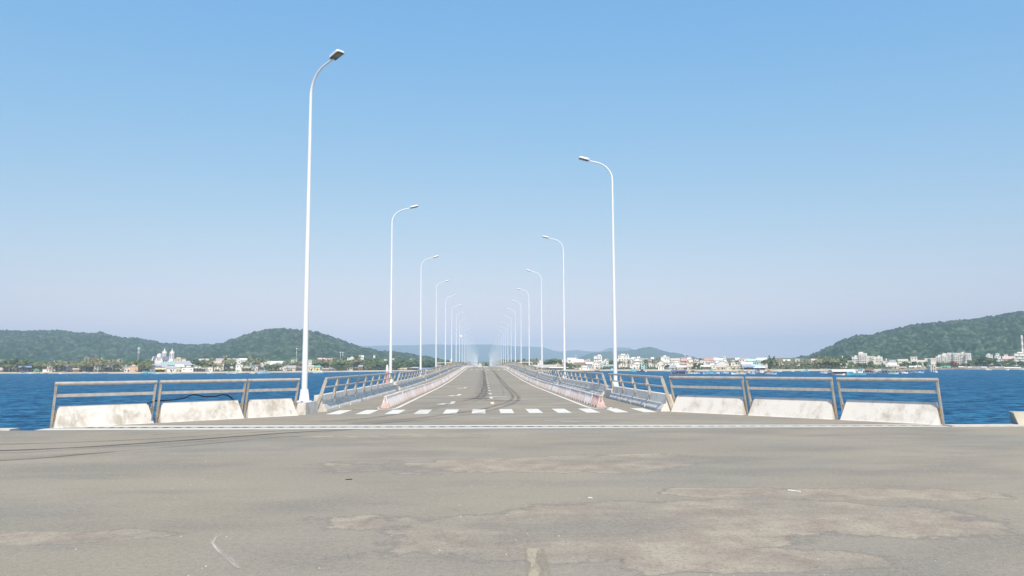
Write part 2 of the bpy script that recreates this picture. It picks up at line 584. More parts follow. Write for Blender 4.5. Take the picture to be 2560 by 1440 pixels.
# ================================================================== WATER, QUAY, BRIDGE
def sheet(name, mat, pts, z=None, kind='structure', parent=None, depth=0.0):
    """flat polygon (optionally a slab of some depth)"""
    mb = MB()
    n = len(pts)
    P3 = [(p[0], p[1], (p[2] if z is None else z)) for p in pts]
    mb.v = list(P3)
    mb.f = [tuple(range(n))]
    if depth:
        mb.v += [(x, y, q - depth) for x, y, q in P3]
        mb.f.append(tuple(reversed(range(n, 2 * n))))
        for i in range(n):
            j = (i + 1) % n
            mb.f.append((i, i + n, j + n, j))
    o = mb.build(name, mat, parent, fix=bool(depth))
    if kind: o['kind'] = kind
    return o

sea = sheet('sea', 'sea_water', [(-9000, -260, WATER_Z), (9000, -260, WATER_Z), (9000, 12000, WATER_Z), (-9000, 12000, WATER_Z)])
tag(sea, 'choppy deep blue sea between the bridge and the shore')

def qy(x):                       # edge of the quay, slightly skew to the bridge
    return 19.86 - 0.042 * (x + 1.4)
quay = sheet('quay_road', 'quay_asphalt', [(-90, -70, 0), (90, -70, 0), (90, qy(90), 0), (-90, qy(-90), 0)], depth=1.2)
tag(quay, 'weathered asphalt road across the bridge end with worn patches')
# kerb lip along the quay edge outside the bridge
for (xa, xb) in ((-90, -12.2), (12.0, 90)):
    mb = MB()
    mb.hexa([(xa, qy(xa) + .003, -1.0), (xb, qy(xb) + .003, -1.0), (xb, qy(xb) + .42, -1.0), (xa, qy(xa) + .42, -1.0),
             (xa, qy(xa) + .003, .035), (xb, qy(xb) + .003, .035), (xb, qy(xb) + .42, .035), (xa, qy(xa) + .42, .035)])
    o = mb.build('quay_kerb', 'kerb_concrete')
    tag(o, 'low pale concrete kerb along the %s part of the quay edge' % ('left' if xa < 0 else 'right'), 'kerb', kind='structure')

LF, RF = CX - 5.93, CX + 5.87         # parapet foot lines
WL0, WL1 = (-11.43, 20.93), (-6.10, 25.70)      # left wing foot line (outer end, bridge end)
WR0, WR1 = (12.10, 19.95), (6.46, 26.52)
YE = 900.0

# bridge deck: a humped slab, flared at the near end
ys = [27.9] + [30 + 4 * i for i in range(86)] + [400, 500, 600, 700, 800, YE]
mb = MB()
prof_n = 0
def deck_edge(y, side):
    return (LF - .12) if side < 0 else (RF + .12)
for i in range(len(ys) - 1):
    a, b = ys[i], ys[i + 1]
    za, zb = hump(a), hump(b)
    xl, xr = LF - .12, RF + .12
    mb.quad((xl, a, za), (xr, a, za), (xr, b, zb), (xl, b, zb))
    mb.quad((xl, b, zb - 1.1), (xr, b, zb - 1.1), (xr, a, za - 1.1), (xl, a, za - 1.1))
    mb.quad((xl, a, za - 1.1), (xl, a, za), (xl, b, zb), (xl, b, zb - 1.1))
    mb.quad((xr, b, zb - 1.1), (xr, b, zb), (xr, a, za), (xr, a, za - 1.1))
# flare
fl = [(WL0[0] - .04, qy(WL0[0]) + .002), (WR0[0] + .04, qy(WR0[0]) + .002), (WR0[0] + .04, WR0[1] + .10), (WR1[0] + .06, WR1[1] + .12), (RF + .12, 27.9),
      (LF - .12, 27.9), (WL1[0] - .06, WL1[1] + .12), (WL0[0] - .04, WL0[1] + .10)]
n = len(mb.v)
mb.v += [(x, y, 0) for x, y in fl] + [(x, y, -1.1) for x, y in fl]
mb.f.append(tuple(range(n, n + 8)))
mb.f.append(tuple(reversed(range(n + 8, n + 16))))
for i in range(8):
    if i in (4,): continue
    j = (i + 1) % 8
    mb.f.append((n + i, n + i + 8, n + j + 8, n + j))
deck = mb.build('bridge_road', 'bridge_asphalt')
tag(deck, 'long asphalt road of the sea bridge rising to a crest', kind='structure')

def part(mb, name, mat, parent, **kw):
    return mb.build(name, mat, parent, **kw)

# ---- markings, children of the road
LIFT = 0.004
def strip(path, w, lift=LIFT):
    """ribbon on the road following hump; path of (x, y)"""
    mb = MB(); mb.uv = []
    dist = 0
    for i, p in enumerate(path):
        if i == 0: t = Vector(path[1]) - Vector(p)
        elif i == len(path) - 1: t = Vector(p) - Vector(path[-2])
        else: t = Vector(path[i + 1]) - Vector(path[i - 1])
        t.normalize()
        nx, ny = -t.y, t.x
        ww = w[i] if isinstance(w, (list, tuple)) else w
        if i: dist += (Vector(p) - Vector(path[i - 1])).length
        for s_ in (-.5, .5):
            x, y = p[0] + nx * ww * s_, p[1] + ny * ww * s_
            mb.v.append((x, y, hump(y) + lift))
            mb.uv.append((s_ + .5, dist))
        if i:
            k_ = 2 * i
            mb.f.append((k_ - 2, k_ - 1, k_ + 1, k_))
    return mb
def densify(path, step=2.0):
    out = [path[0]]
    for a, b in zip(path, path[1:]):
        L = math.dist(a, b)
        k_ = max(1, int(L / step))
        for i in range(1, k_ + 1):
            out.append((a[0] + (b[0] - a[0]) * i / k_, a[1] + (b[1] - a[1]) * i / k_))
    return out
def smooth_path(pts, n=8):
    out = []
    P_ = [pts[0]] + list(pts) + [pts[-1]]
    for i in range(1, len(P_) - 2):
        p0, p1, p2, p3 = [Vector(q[:2]) for q in P_[i - 1:i + 3]]
        for k_ in range(n):
            t = k_ / n
            q = 0.5 * ((2 * p1) + (-p0 + p2) * t + (2 * p0 - 5 * p1 + 4 * p2 - p3) * t * t + (-p0 + 3 * p1 - 3 * p2 + p3) * t ** 3)
            out.append((q.x, q.y))
    out.append(tuple(pts[-1][:2]))
    return out
def mark(mb, name, mat):
    mb.build(name, mat, deck, fix=False)

EL, ER = CX - 3.66, CX + 3.70          # edge lines
mark(strip(densify([(EL + .35, 27.0)] and smooth_path([(EL - .72, 29.75), (EL - .62, 29.15), (EL - .25, 28.85), (EL - .02, 29.7), (EL, 31.5)], 6) + [(EL, 300)], 3), .14), 'edge_line', 'white_paint')
mark(strip(densify(smooth_path([(ER + .86, 29.35), (ER + .72, 28.75), (ER + .35, 28.45), (ER + .05, 29.3), (ER, 31.2)], 6) + [(ER, 300)], 3), .14), 'edge_line', 'white_paint')
for (s_, X) in ((-1, EL), (1, ER)):
    x0 = X + s_ * .70
    mark(strip([(x0, 29.2), (x0 + s_ * .12, 30.6), (x0 + s_ * .05, 34)], .07), 'edge_line', 'dull_paint')
# crosswalks
def crosswalk(y0, y1, n_, x0, sp, w, mat):
    for i in range(n_):
        x = x0 + i * sp
        mb = MB()
        N = 2
        a, b = (x - w / 2, x + w / 2)
        mb.quad((a, y0, hump(y0) + LIFT), (b, y0, hump(y0) + LIFT), (b, y1, hump(y1) + LIFT), (a, y1, hump(y1) + LIFT))
        mark(mb, 'crosswalk_bar', mat)
crosswalk(26.15, 28.65, 12, -5.08, .983, .47, 'white_paint')
crosswalk(135.6, 138.4, 8, CX - 3.42, .975, .46, 'white_paint')
# centre dashes
dy = [(32.45, 'yellow_paint')]
y = 37.9
while y < 132:
    dy.append((y, 'white_paint'))
    y += 5.85
while y < 200:
    y += 5.85
    dy.append((y, 'dull_paint'))
for y, mt in dy:
    mark(strip([(CX + .07, y), (CX + .07, y + 2.0)], .15), 'centre_dash', mt)
# thin joint lines across the lanes
for (px, py, w) in ((1200, 998.75, .16), (1220, 951.0, .22)):
    p = RD(px, py)
    mark(strip([(EL + .07, p.y), (ER - .07, p.y)], w), 'road_joint', 'dull_paint')
mark(strip([(CX - .25, RD(1230, 992).y), (CX + .95, RD(1230, 991).y)], .5), 'worn_bar', 'dull_paint')
# turn arrows of the left lane
def arrow(y0):
    x = -1.36
    mb = MB()
    def q(*p):
        n_ = len(mb.v)
        mb.v += [(a, b + y0, hump(b + y0) + LIFT) for a, b in p]
        mb.f.append(tuple(range(n_, n_ + len(p))))
    q((x - .10, .95), (x + .09, .95), (x + .11, 2.7), (x - .08, 2.7))
    q((x + .09, .95), (x - .10, .95), (x - .28, .80), (x - .28, .35), (x + .02, .50))
    q((x - .28, 1.15), (x - .66, .42), (x - .28, -.10))
    mark(mb, 'turn_arrow', 'white_paint')
arrow(32.3); arrow(41.5); arrow(55.5)
# thin worn paint traces near the quay joint
rr = random.Random(4)
for (px, py, L) in ((1395, 1051, .8), (1450, 1053, 1.1), (1425, 1054, .4), (905, 1017, .9), (900, 1021, .4), (1240, 1045, .4), (1600, 1036, .7)):
    p = RD(px, py)
    mark(strip([(p.x - L / 2, p.y), (p.x + L / 2, p.y + rr.uniform(-.15, .15))], .10), 'paint_trace', 'dull_paint')

# expansion joint of the quay: two pale bands, dark toothed slot between them
def band(off0, off1, mat, z, name='expansion_joint', x0=-11.6, x1=12.3):
    def yy(x, o):                     # the joint narrows to the right
        k_ = 1 - (x + 1.4) * 0.03
        return qy(x) + o * k_
    mb = MB()
    xs = np.linspace(x0, x1, 25)
    for a, b in zip(xs, xs[1:]):
        mb.quad((a, yy(a, off0), z), (b, yy(b, off0), z), (b, yy(b, off1), z), (a, yy(a, off1), z))
    mark(mb, name, mat)
simple('joint_steel', (0.42, 0.38, 0.32), 0.6, var=.3, scale=5)
simple('joint_slot', (0.10, 0.10, 0.10), 0.8)
paint('joint_paint', (0.70, 0.65, 0.56), (0.45, 0.41, 0.36), lo=.36, hi=.50, scale=2.2)
band(.03, .42, 'joint_paint', .0045)
band(.42, .84, 'joint_steel', .005)
band(.84, 1.22, 'joint_paint', .0045)
mb = MB()
x = -10.6
while x < 11.8:
    k_ = 1 - (x + 1.4) * 0.03
    ya, yb = qy(x) + .53 * k_, qy(x) + .71 * k_
    L = rr.uniform(.1, .2)
    mb.quad((x, ya, .0085), (x + L, ya - .042 * L, .0085), (x + L, yb - .042 * L, .0085), (x, yb, .0085))
    x += rr.uniform(.24, .34)
mark(mb, 'joint_slot', 'joint_slot')
# kerb-side dust strips are part of the asphalt; foreground paint remnants on the quay
def qmark(mb, name, mat):
    mb.build(name, mat, quay, fix=False)
p0, p1 = G(1346, 1440), G(1336, 1372)
qmark(strip([(p0.x - .02, p0.y - 2), (p0.x, p0.y), (p1.x, p1.y)], [.24, .21, .19]), 'faded_stripe', 'stripe_film')
pts = [G(*q) for q in ((553, 1337), (537, 1345), (530, 1358), (541, 1372), (560, 1388), (578, 1402), (585, 1412), (598, 1422))]
paint('scratch_white', (0.50, 0.48, 0.45), (0.30, 0.28, 0.24), lo=.42, hi=.58, scale=9, amt=1)
qmark(strip([(p.x, p.y) for p in pts], [.02, .035, .05, .055, .05, .055, .05, .02]), 'chalk_scratch', 'chalk')
# litter
def litter(name, label, pts, w, mat, h=.012):
    P_ = [G(*q) for q in pts]
    mb = MB()
    mb.tube([(p.x, p.y, w * .5 + .004) for p in P_], w, 6)
    o = mb.build(name, mat)
    tag(o, label, 'litter')
litter('stick', 'pale bent stick lying on the pink worn patch of the quay', [(1970, 1227), (1985, 1228.5), (2001, 1231)], .008, 'marker_white')
litter('paper_scrap', 'small white scrap lying alone on grey asphalt left of the pink patch', [(1471, 1245.5), (1481, 1246.5)], .007, 'marker_white')
litter('twig', 'short dark twig lying on the asphalt in mid left foreground', [(864, 1200), (880, 1199)], .006, 'cable_black')
rr = random.Random(11)
mb = MB()
for i in range(160):
    px, py = rr.uniform(-50, 2600), 1085 + 380 * rr.random() ** 1.3
    p = G(px, py); s_ = rr.uniform(.003, .007)
    mb.hexa([(p.x - s_, p.y - s_, .001), (p.x + s_, p.y - s_ * .6, .001), (p.x + s_, p.y + s_, .001), (p.x - s_ * .5, p.y + s_, .001),
             (p.x - s_ * .6, p.y - s_ * .5, s_), (p.x + s_ * .5, p.y - s_ * .5, s_ * 1.2), (p.x + s_ * .5, p.y + s_ * .6, s_), (p.x - s_ * .4, p.y + s_ * .5, s_)])
tag(mb.build('gravel', 'kerb_concrete'), 'tiny pale stones strewn over the quay asphalt', kind='stuff')

# ---- skid marks
def skid(pixels, w, mat, lift, par=None):
    P_ = []
    for q in pixels:
        p = RD(*q)
        P_.append((p.x, p.y))
    path = densify(smooth_path(P_, 8), .8)
    mb = strip(path, w, lift)
    o = mb.build('skid_mark', mat, par or deck, fix=False)
L0 = .0075
far = [(1230, 922), (1237, 929), (1246, 941), (1256, 952), (1268, 965), (1280, 976), (1291, 986)]
skid(far + [(1296.5, 993), (1295, 1001), (1284, 1008), (1262, 1016), (1236, 1024), (1200, 1032), (1160, 1038), (1100, 1046), (1020, 1053), (930, 1060)], .26, 'skid_dark', L0)
skid([(1229, 924), (1240, 938), (1252, 955), (1262, 966), (1273, 978), (1280, 987), (1281.5, 994), (1278, 1000), (1265, 1007), (1240, 1014), (1205, 1024), (1165, 1030), (1110, 1037), (1040, 1046), (960, 1052), (870, 1059)], .24, 'skid_dark', L0 + .001)
skid([(1208, 922), (1209.5, 940), (1209.5, 960), (1206, 975), (1200, 987), (1188, 996), (1160, 1003), (1130, 1008), (1085, 1019), (1045, 1027), (980, 1038), (920, 1046), (860, 1051), (800, 1054)], .26, 'skid_dark', L0 + .002)
skid([(1213, 950), (1215, 970), (1212, 985), (1203, 996), (1180, 1005), (1150, 1012), (1110, 1018), (1060, 1030), (1000, 1036), (940, 1043)], .22, 'skid_soft', L0 + .003)
skid([(1213, 930), (1216, 960), (1217, 985), (1212, 1000)], .5, 'skid_soft', L0 + .004)
skid([(1250, 955), (1257, 975), (1258, 990)], .12, 'skid_soft', L0 + .005)
skid([(1226, 1018), (1180, 1027), (1120, 1037), (1040, 1048), (960, 1055), (880, 1061)], .5, 'skid_soft', L0 + .005)
skid([(1360, 1002), (1330, 1001), (1270, 1004), (1200, 1002), (1130, 1000), (1090, 997)], .3, 'skid_soft', L0 + .006)
skid([(1207, 924), (1208, 950), (1206, 972), (1200, 990), (1180, 1000)], 1.1, 'skid_soft', L0 + .007)
skid([(1150, 1000), (1200, 996), (1250, 1003), (1300, 1001)], 1.2, 'skid_soft', L0 + .008)
for k_, (q, w, mt) in enumerate([
        ([(900, 1073.5), (760, 1075), (640, 1081), (500, 1090), (330, 1100), (160, 1107), (0, 1111), (-200, 1112)], .11, 'skid_quay'),
        ([(880, 1075), (760, 1080), (640, 1088), (520, 1097), (380, 1107), (230, 1117), (90, 1124), (0, 1127), (-200, 1134)], .26, 'skid_quay'),
        ([(860, 1077), (740, 1085), (620, 1094), (500, 1104), (380, 1112), (230, 1121), (90, 1130), (0, 1134), (-200, 1140)], .26, 'skid_soft'),
        ([(800, 1088), (680, 1095), (560, 1106), (440, 1117), (320, 1127), (200, 1137), (100, 1146), (0, 1152), (-200, 1163)], .10, 'skid_quay'),
        ([(760, 1089), (640, 1096), (500, 1106), (360, 1119), (240, 1130), (120, 1141), (0, 1149), (-200, 1160)], .05, 'skid_dark'),
        ([(640, 1074), (500, 1081), (380, 1088)], .2, 'skid_soft')]):
    P_ = [G(*a) for a in q]
    strip(densify(smooth_path([(p.x, p.y) for p in P_], 8), .6), w, .005 + .001 * k_).build('skid_mark', mt, quay, fix=False)

# ---- piers under the bridge
for i in range(12):
    y = 42 + i * 40
    mb = MB(); mb.box(CX - 4.5, CX + 4.5, y - .6, y + .6, -5.4, hump(y) - 1.1)
    tag(mb.build('bridge_pier', 'kerb_concrete'), 'grey concrete pier carrying the bridge road over the water', 'pier', 'piers under the bridge')

# ================================================================== PARAPETS
RUN = [(0, .0), (.015, .07), (.12, .25), (.185, .262), (.235, .58), (.48, .58), (.52, -.32), (.135, -.32), (.13, -.004)]
WING = [(0, 0), (.03, .03), (.27, .565), (.29, .58), (.33, .575), (.46, -.34), (.10, -.34), (.09, -.004)]
PFR = lambda w: .44 - .40 * (w + .06) / 1.24         # outward offset of a post at height w
PFW = lambda w: .34 - .30 * (w + .06) / 1.24

def parapet(root, A, B, nspan, nout, prof, taper, gap, midbox, zf=hump, inset=0.06, lod=0, rail_ends=0.0):
    """parts of one railing section from foot point A to B; nout = outward unit vector"""
    A = Vector((A[0], A[1])); B = Vector((B[0], B[1])); N = Vector(nout)
    T = (B - A); L = T.length; T /= L
    O_ = root.location
    PF = PFW if nspan == 1 else PFR
    def pt(s_, u, w):
        q = A + T * s_ + N * u
        return Vector((q.x, q.y, zf((A + T * s_).y) + w))
    sp = (L - 2 * inset) / nspan
    posts = [inset + sp * i for i in range(nspan + 1)]
    if nspan == 1:
        spans = [(posts[0] + gap, posts[1] - gap)]
    else:
        spans = [(posts[i] + (gap if i else .04), posts[i + 1] - gap) for i in range(nspan)]
    bl = None
    if lod: bl = MB()
    for a, b in spans:
        mb = bl or MB()
        mb.prism(prof, lambda u, w: pt(a + taper * max(0, w), u, w), lambda u, w: pt(b - taper * max(0, w), u, w))
        if not lod: mb.build('concrete_block', 'wing_concrete' if nspan == 1 else 'run_concrete', root, O_)
    if lod: bl.build('concrete_block', 'run_concrete', root, O_)
    rl = MB() if lod else None
    for s_ in posts:
        mb = rl or MB()
        a, b = pt(s_, PF(-.08), -.08), pt(s_, PF(1.13), 1.13)
        mb.bar(a, b, .04 if nspan == 1 else .05, .095 if nspan == 1 else .11, side=Vector((T.x, T.y, 0)))
        if not lod: mb.build('post', 'post_metal', root, O_)
    top = [pt(s_, PF(1.18), 1.18) for s_ in posts]
    top[0] = pt(posts[0] - .03, PF(1.18), 1.18); top[-1] = pt(posts[-1] + .03, PF(1.18), 1.18)
    mid = [pt(s_, PF(.86), .86) for s_ in posts]
    (rl or MB()).tube(top, .052 if nspan == 1 else .047, 10) if lod else MB().tube(top, .052 if nspan == 1 else .047, 10).build('top_rail', 'galvanised', root, O_, smooth=True)
    if midbox:
        MB().bar(mid[0], mid[-1], .085, .05, side=(0, 0, 1)).build('middle_rail', 'galvanised', root, O_)
    elif lod:
        rl.tube(mid, .03, 6)
    else:
        MB().tube(mid, .032, 8).build('middle_rail', 'galvanised', root, O_, smooth=True)
    if lod: rl.build('railing', 'galvanised', root, O_)
    if nspan == 1:
        for s_, d in ((posts[0], 1), (posts[1], -1)):
            mb = MB()
            for w in (.13, .36):
                mb.bar(pt(s_ + d * .02, PF(w) + .0, w), pt(s_ + d * (gap + .12), PF(w), w + .0), .06, .045, side=(0, 0, 1))
            mb.bar(pt(s_ + d * .045, PF(.08), .08), pt(s_ + d * .045, PF(.45), .45), .03, .06, side=Vector((T.x, T.y, 0)))
            mb.build('bracket', 'rusty_bracket', root, O_)

def lerp2(a, b, t): return (a[0] + (b[0] - a[0]) * t, a[1] + (b[1] - a[1]) * t)
nl = Vector((-(WL1[1] - WL0[1]), (WL1[0] - WL0[0]))).normalized()
nr = Vector(((WR0[1] - WR1[1]), -(WR0[0] - WR1[0]))).normalized()
if nr.y < 0: nr = -nr
desc = {(-1, 0): 'outermost', (-1, 1): 'middle', (-1, 2): 'innermost'}
ext = ['its end beside open water', 'with a black cable along it', 'ending at the first lamp plinth']
for i, (t0, t1) in enumerate(((0.0, .363), (.378, .742), (.752, 1.0))):
    a, b = lerp2(WL0, WL1, t0), lerp2(WL0, WL1, t1)
    o = thing('railing_panel', '%s white railing panel of the left wing, %s' % (('outermost', 'middle', 'innermost')[i], ext[i]), 'railing', ((a[0] + b[0]) / 2, (a[1] + b[1]) / 2, 0), group='railing panels of the bridge wings')
    parapet(o, a, b, 1, nl, WING, .20, .01, True, zf=lambda y: 0, inset=.02)
ext = ['butting against the long railing', 'between the other two', 'its end beside open water']
for i, (t0, t1) in enumerate(((0.004, .331), (.345, .667), (.686, .998))):
    a, b = lerp2(WR1, WR0, t0), lerp2(WR1, WR0, t1)
    o = thing('railing_panel', '%s white railing panel of the right wing, %s' % (('innermost', 'middle', 'outermost')[i], ext[i]), 'railing', ((a[0] + b[0]) / 2, (a[1] + b[1]) / 2, 0), group='railing panels of the bridge wings')
    parapet(o, a, b, 1, nr, WING, .20, .01, True, zf=lambda y: 0, inset=.02)

D1, DS = 26.6, 24.3
NL = 33
def between(i, side):
    if i == 0 and side > 0: return 'before the first %s lamp' % 'right'
    j = i if side > 0 else i + 1
    return 'between the %s and %s %s lamps' % (ordw(j), ordw(j + 1), 'left' if side < 0 else 'right')
for side in (-1, 1):
    secs = []
    if side < 0:
        for i in range(NL - 1):
            secs.append((D1 + DS * i + 1.15, D1 + DS * (i + 1) - 1.05))
    else:
        secs.append((26.5, D1 + DS / 2 - .95))
        for i in range(NL - 1):
            secs.append((D1 + DS * (i + .5) + 1.1, D1 + DS * (i + 1.5) - 1.05))
    X = LF if side < 0 else RF
    for i, (ya, yb) in enumerate(secs):
        ns = max(1, round((yb - ya) / 2.58))
        o = thing('bridge_railing', 'grey concrete and steel railing section %s' % between(i, side), 'railing', (X, (ya + yb) / 2, hump((ya + yb) / 2)), group='railing sections along the bridge road')
        parapet(o, (X, ya), (X, yb), ns, (side, 0), RUN, .03, .085, False, lod=1 if i >= 11 else 0)

# viewing bays beside the crest
for side in (-1, 1):
    ya, yb = 141.5, 149.5
    xi = (LF if side < 0 else RF) + side * .15
    xo = CX + side * 8.75
    z0 = hump(145.5)
    s_ = MB(); s_.box(min(xi, xo), max(xi, xo), ya, yb, z0 - .5, z0 - .03)
    tag(s_.build('bay_floor', 'kerb_concrete'), kind='structure')
    o = thing('bay_railing', 'boxy pale railing of the %s viewing bay near the crest' % ('left' if side < 0 else 'right'), 'railing', ((xi + xo) / 2, 145.5, z0))
    simple('bay_cream', (0.66, 0.60, 0.50)) if 'bay_cream' not in MATS else None
    for (w, r_) in ((1.14, .07), (.62, .05)):
        MB().tube([(xi + side * .3, ya, z0 + w), (xo, ya, z0 + w), (xo, yb, z0 + w), (xi + side * .3, yb, z0 + w)], r_, 8).build('rail', 'bay_cream', o, o.location)
    for (x, y) in ((xi + side * .3, ya), (xo, ya), (xo, yb), (xi + side * .3, yb), (xo, 145.5)):
        MB().box(x - .05, x + .05, y - .05, y + .05, z0 - .03, z0 + 1.12).build('post', 'bay_cream', o, o.location)

# ================================================================== STREET LAMPS
def lamp_proto(name):
    t = thing(name, 'x', 'street lamp', group='street lamps along the bridge')
    zs = [0, 3, 6, 9, 10.82]
    pts = [(0, 0, z) for z in zs]; rad = [.104 - .054 * z / 10.82 for z in zs]
    # arm towards +x
    for k_ in range(1, 11):
        a = k_ / 10 * R(80)
        pts.append((1.0 * (1 - math.cos(a)) * 1.0, 0, 10.82 + .95 * math.sin(a)))
        rad.append(.05 - .014 * k_ / 10)
    MB().tube(pts, rad, 14).build('pole', 'pole_white', t, smooth=True)
    ex, ez = pts[-1][0], pts[-1][2]
    MB().tube([(ex - .02, 0, ez), (ex + .48, 0, ez + .10)], [.038, .034], 10).build('arm', 'pole_white', t, smooth=True)
    mb = MB()
    # flat head, tilted up a little
    dx, dz = math.cos(R(13)), math.sin(R(13))
    def hp(u, v, w): return (ex + .40 + u * dx - w * dz, v, ez + .09 + u * dz + w * dx)
    prof = [(-.03, .06), (.06, .145), (.48, .165), (.54, .115)]
    ring = [(u, v) for u, v in prof] + [(u, -v) for u, v in reversed(prof)]
    n_ = len(ring)
    base = 0
    mb.v += [hp(u, v, -.0) for u, v in ring]
    mb.v += [hp(.28 + (u - .28) * 1.02, v * 1.02, .05) for u, v in ring]
    mb.v += [hp(.28 + (u - .28) * .86, v * .8, .10) for u, v in ring]
    for r_ in range(2):
        for j in range(n_):
            a = r_ * n_ + j; b = r_ * n_ + (j + 1) % n_
            mb.f.append((a, b, b + n_, a + n_))
    mb.f.append(tuple(reversed(range(n_)))); mb.f.append(tuple(range(2 * n_, 3 * n_)))
    head = mb.build('lamp_head', 'lamp_shell', t)
    mb = MB()
    mb.hexa([hp(.03, -.125, -.022), hp(.51, -.125, -.022), hp(.51, .125, -.022), hp(.03, .125, -.022), hp(.03, -.125, .0), hp(.51, -.125, .0), hp(.51, .125, .0), hp(.03, .125, .0)])
    und = mb.build('underside', 'lamp_grey', head)
    mb = MB()
    mb.hexa([hp(.22, -.10, -.032), hp(.47, -.10, -.032), hp(.47, .10, -.032), hp(.22, .10, -.032), hp(.22, -.10, -.0225), hp(.47, -.10, -.0225), hp(.47, .10, -.0225), hp(.22, .10, -.0225)])
    mb.build('lamp_lens', 'lamp_glass', head)
    # base plate with gusset fins
    MB().box(-.18, .18, -.18, .18, -.02, .03).build('base_plate', 'pole_white', t)
    mb = MB()
    for k_ in range(8):
        a = k_ * math.pi / 4
        c_, s2 = math.cos(a), math.sin(a)
        w = .01
        def g(r_, z, o_): return (c_ * r_ - s2 * o_, s2 * r_ + c_ * o_, z)
        mb.hexa([g(.10, .03, -w), g(.175, .03, -w), g(.175, .03, w), g(.10, .03, w), g(.10, .42, -w), g(.125, .42, -w), g(.125, .42, w), g(.10, .42, w)])
    mb.build('gusset_fins', 'pole_white', t)
    return t
lamp0 = lamp_proto('street_lamp')
bolt = random.Random(3)
first = True
for side in (-1, 1):
    for i in range(NL):
        y = D1 + DS * i + (DS / 2 if side > 0 else 0)
        x = -6.15 if side < 0 else 6.72
        rz = 0 if side < 0 else math.pi
        if side < 0 and i == 0: rz = R(-43)
        if i > 0 or side > 0: rz += bolt.uniform(-.05, .05)
        z = hump(y) + .42
        tilt = (bolt.uniform(-.004, .004), bolt.uniform(-.004, .004)) if i else (0, -.002 if side < 0 else -.002)
        if i == 0:
            lb = 'tall white street lamp standing closest, first of the %s row' % ('left' if side < 0 else 'right')
        else:
            lb = 'white street lamp, %s from the near end of the %s row' % (ordw(i + 1), 'left' if side < 0 else 'right')
        if first:
            o = lamp0; o.location = (x, y, z); o.rotation_euler = (tilt[0], tilt[1], rz); o['label'] = lb; first = False
        else:
            o = dup(lamp0, (x, y, z), rot=(tilt[0], tilt[1], rz), label=lb)
        # plinth
        if i < 12:
            zb = hump(y)
            pl = MB()
            if side < 0 and i == 0:
                pl.hexa([(x - .42, y - .85, zb - .3), (x + .22, y - .62, zb - .3), (x + .34, y + .75, zb - .3), (x - .42, y + .75, zb - .3),
                         (x - .42, y - .80, zb + .40), (x + .18, y - .57, zb + .40), (x + .30, y + .75, zb + .40), (x - .42, y + .75, zb + .40)])
            else:
                xi = (LF if side < 0 else RF)
                xa, xb = sorted((xi + side * .10, xi + side * .95))
                pl.box(xa, xb, y - .95, y + .95, zb - .3, zb + .40)
            po = pl.build('lamp_plinth', 'wing_concrete' if i == 0 and side < 0 else 'run_concrete', None, (x, y, zb))
            tag(po, 'low concrete plinth under the %s lamp of the %s row' % (ordw(i + 1), 'left' if side < 0 else 'right'), 'plinth', 'plinths of the street lamps')
        else:
            zb = hump(y)
            xi = (LF if side < 0 else RF)
            xa, xb = sorted((xi + side * .10, xi + side * .95))
            po = MB().box(xa, xb, y - .95, y + .95, zb - .3, zb + .40).build('lamp_plinth', 'run_concrete', None, (x, y, zb))
            tag(po, 'low concrete plinth under the %s lamp of the %s row' % (ordw(i + 1), 'left' if side < 0 else 'right'), 'plinth', 'plinths of the street lamps')

# camera boxes and red-white wraps fixed at some lamps
def pole_box(i, side, z, lab):
    y = D1 + DS * i + (DS / 2 if side > 0 else 0); x = -6.15 if side < 0 else 6.72
    t = thing('camera_box', lab, 'camera box', (x, y, hump(y) + z))
    MB().box(.09, .62, -.3, -.12, -.26, .26).build('housing', 'marker_white', t)
    MB().box(-.14, .09, -.16, -.1, -.05, .05).build('bracket', 'mast_steel', t)
pole_box(7, -1, 8.0, 'white box fixed high on the eighth left lamp pole')
def marker(i, side, h, off=-.42, dy=-.5):
    y = D1 + DS * i + (DS / 2 if side > 0 else 0); x = -6.15 if side < 0 else 6.72
    zb = hump(y)
    t = thing('marker_post', 'red and white marker post beside the %s left lamp' % ordw(i + 1), 'marker post', (x + off, y + dy, zb + .40))
    MB().tube([(0, 0, 0), (0, 0, .12)], [.17, .14], 12).build('foot', 'c_brown', t)
    MB().tube([(0, 0, .12), (0, 0, h * .68)], .105, 12).build('red_sleeve', 'marker_red', t)
    MB().tube([(0, 0, h * .68), (0, 0, h)], [.10, .06], 12).build('white_top', 'marker_white', t)
marker(1, -1, 1.3, -.16, -.45)
marker(5, -1, 1.5, -.1, -.45)

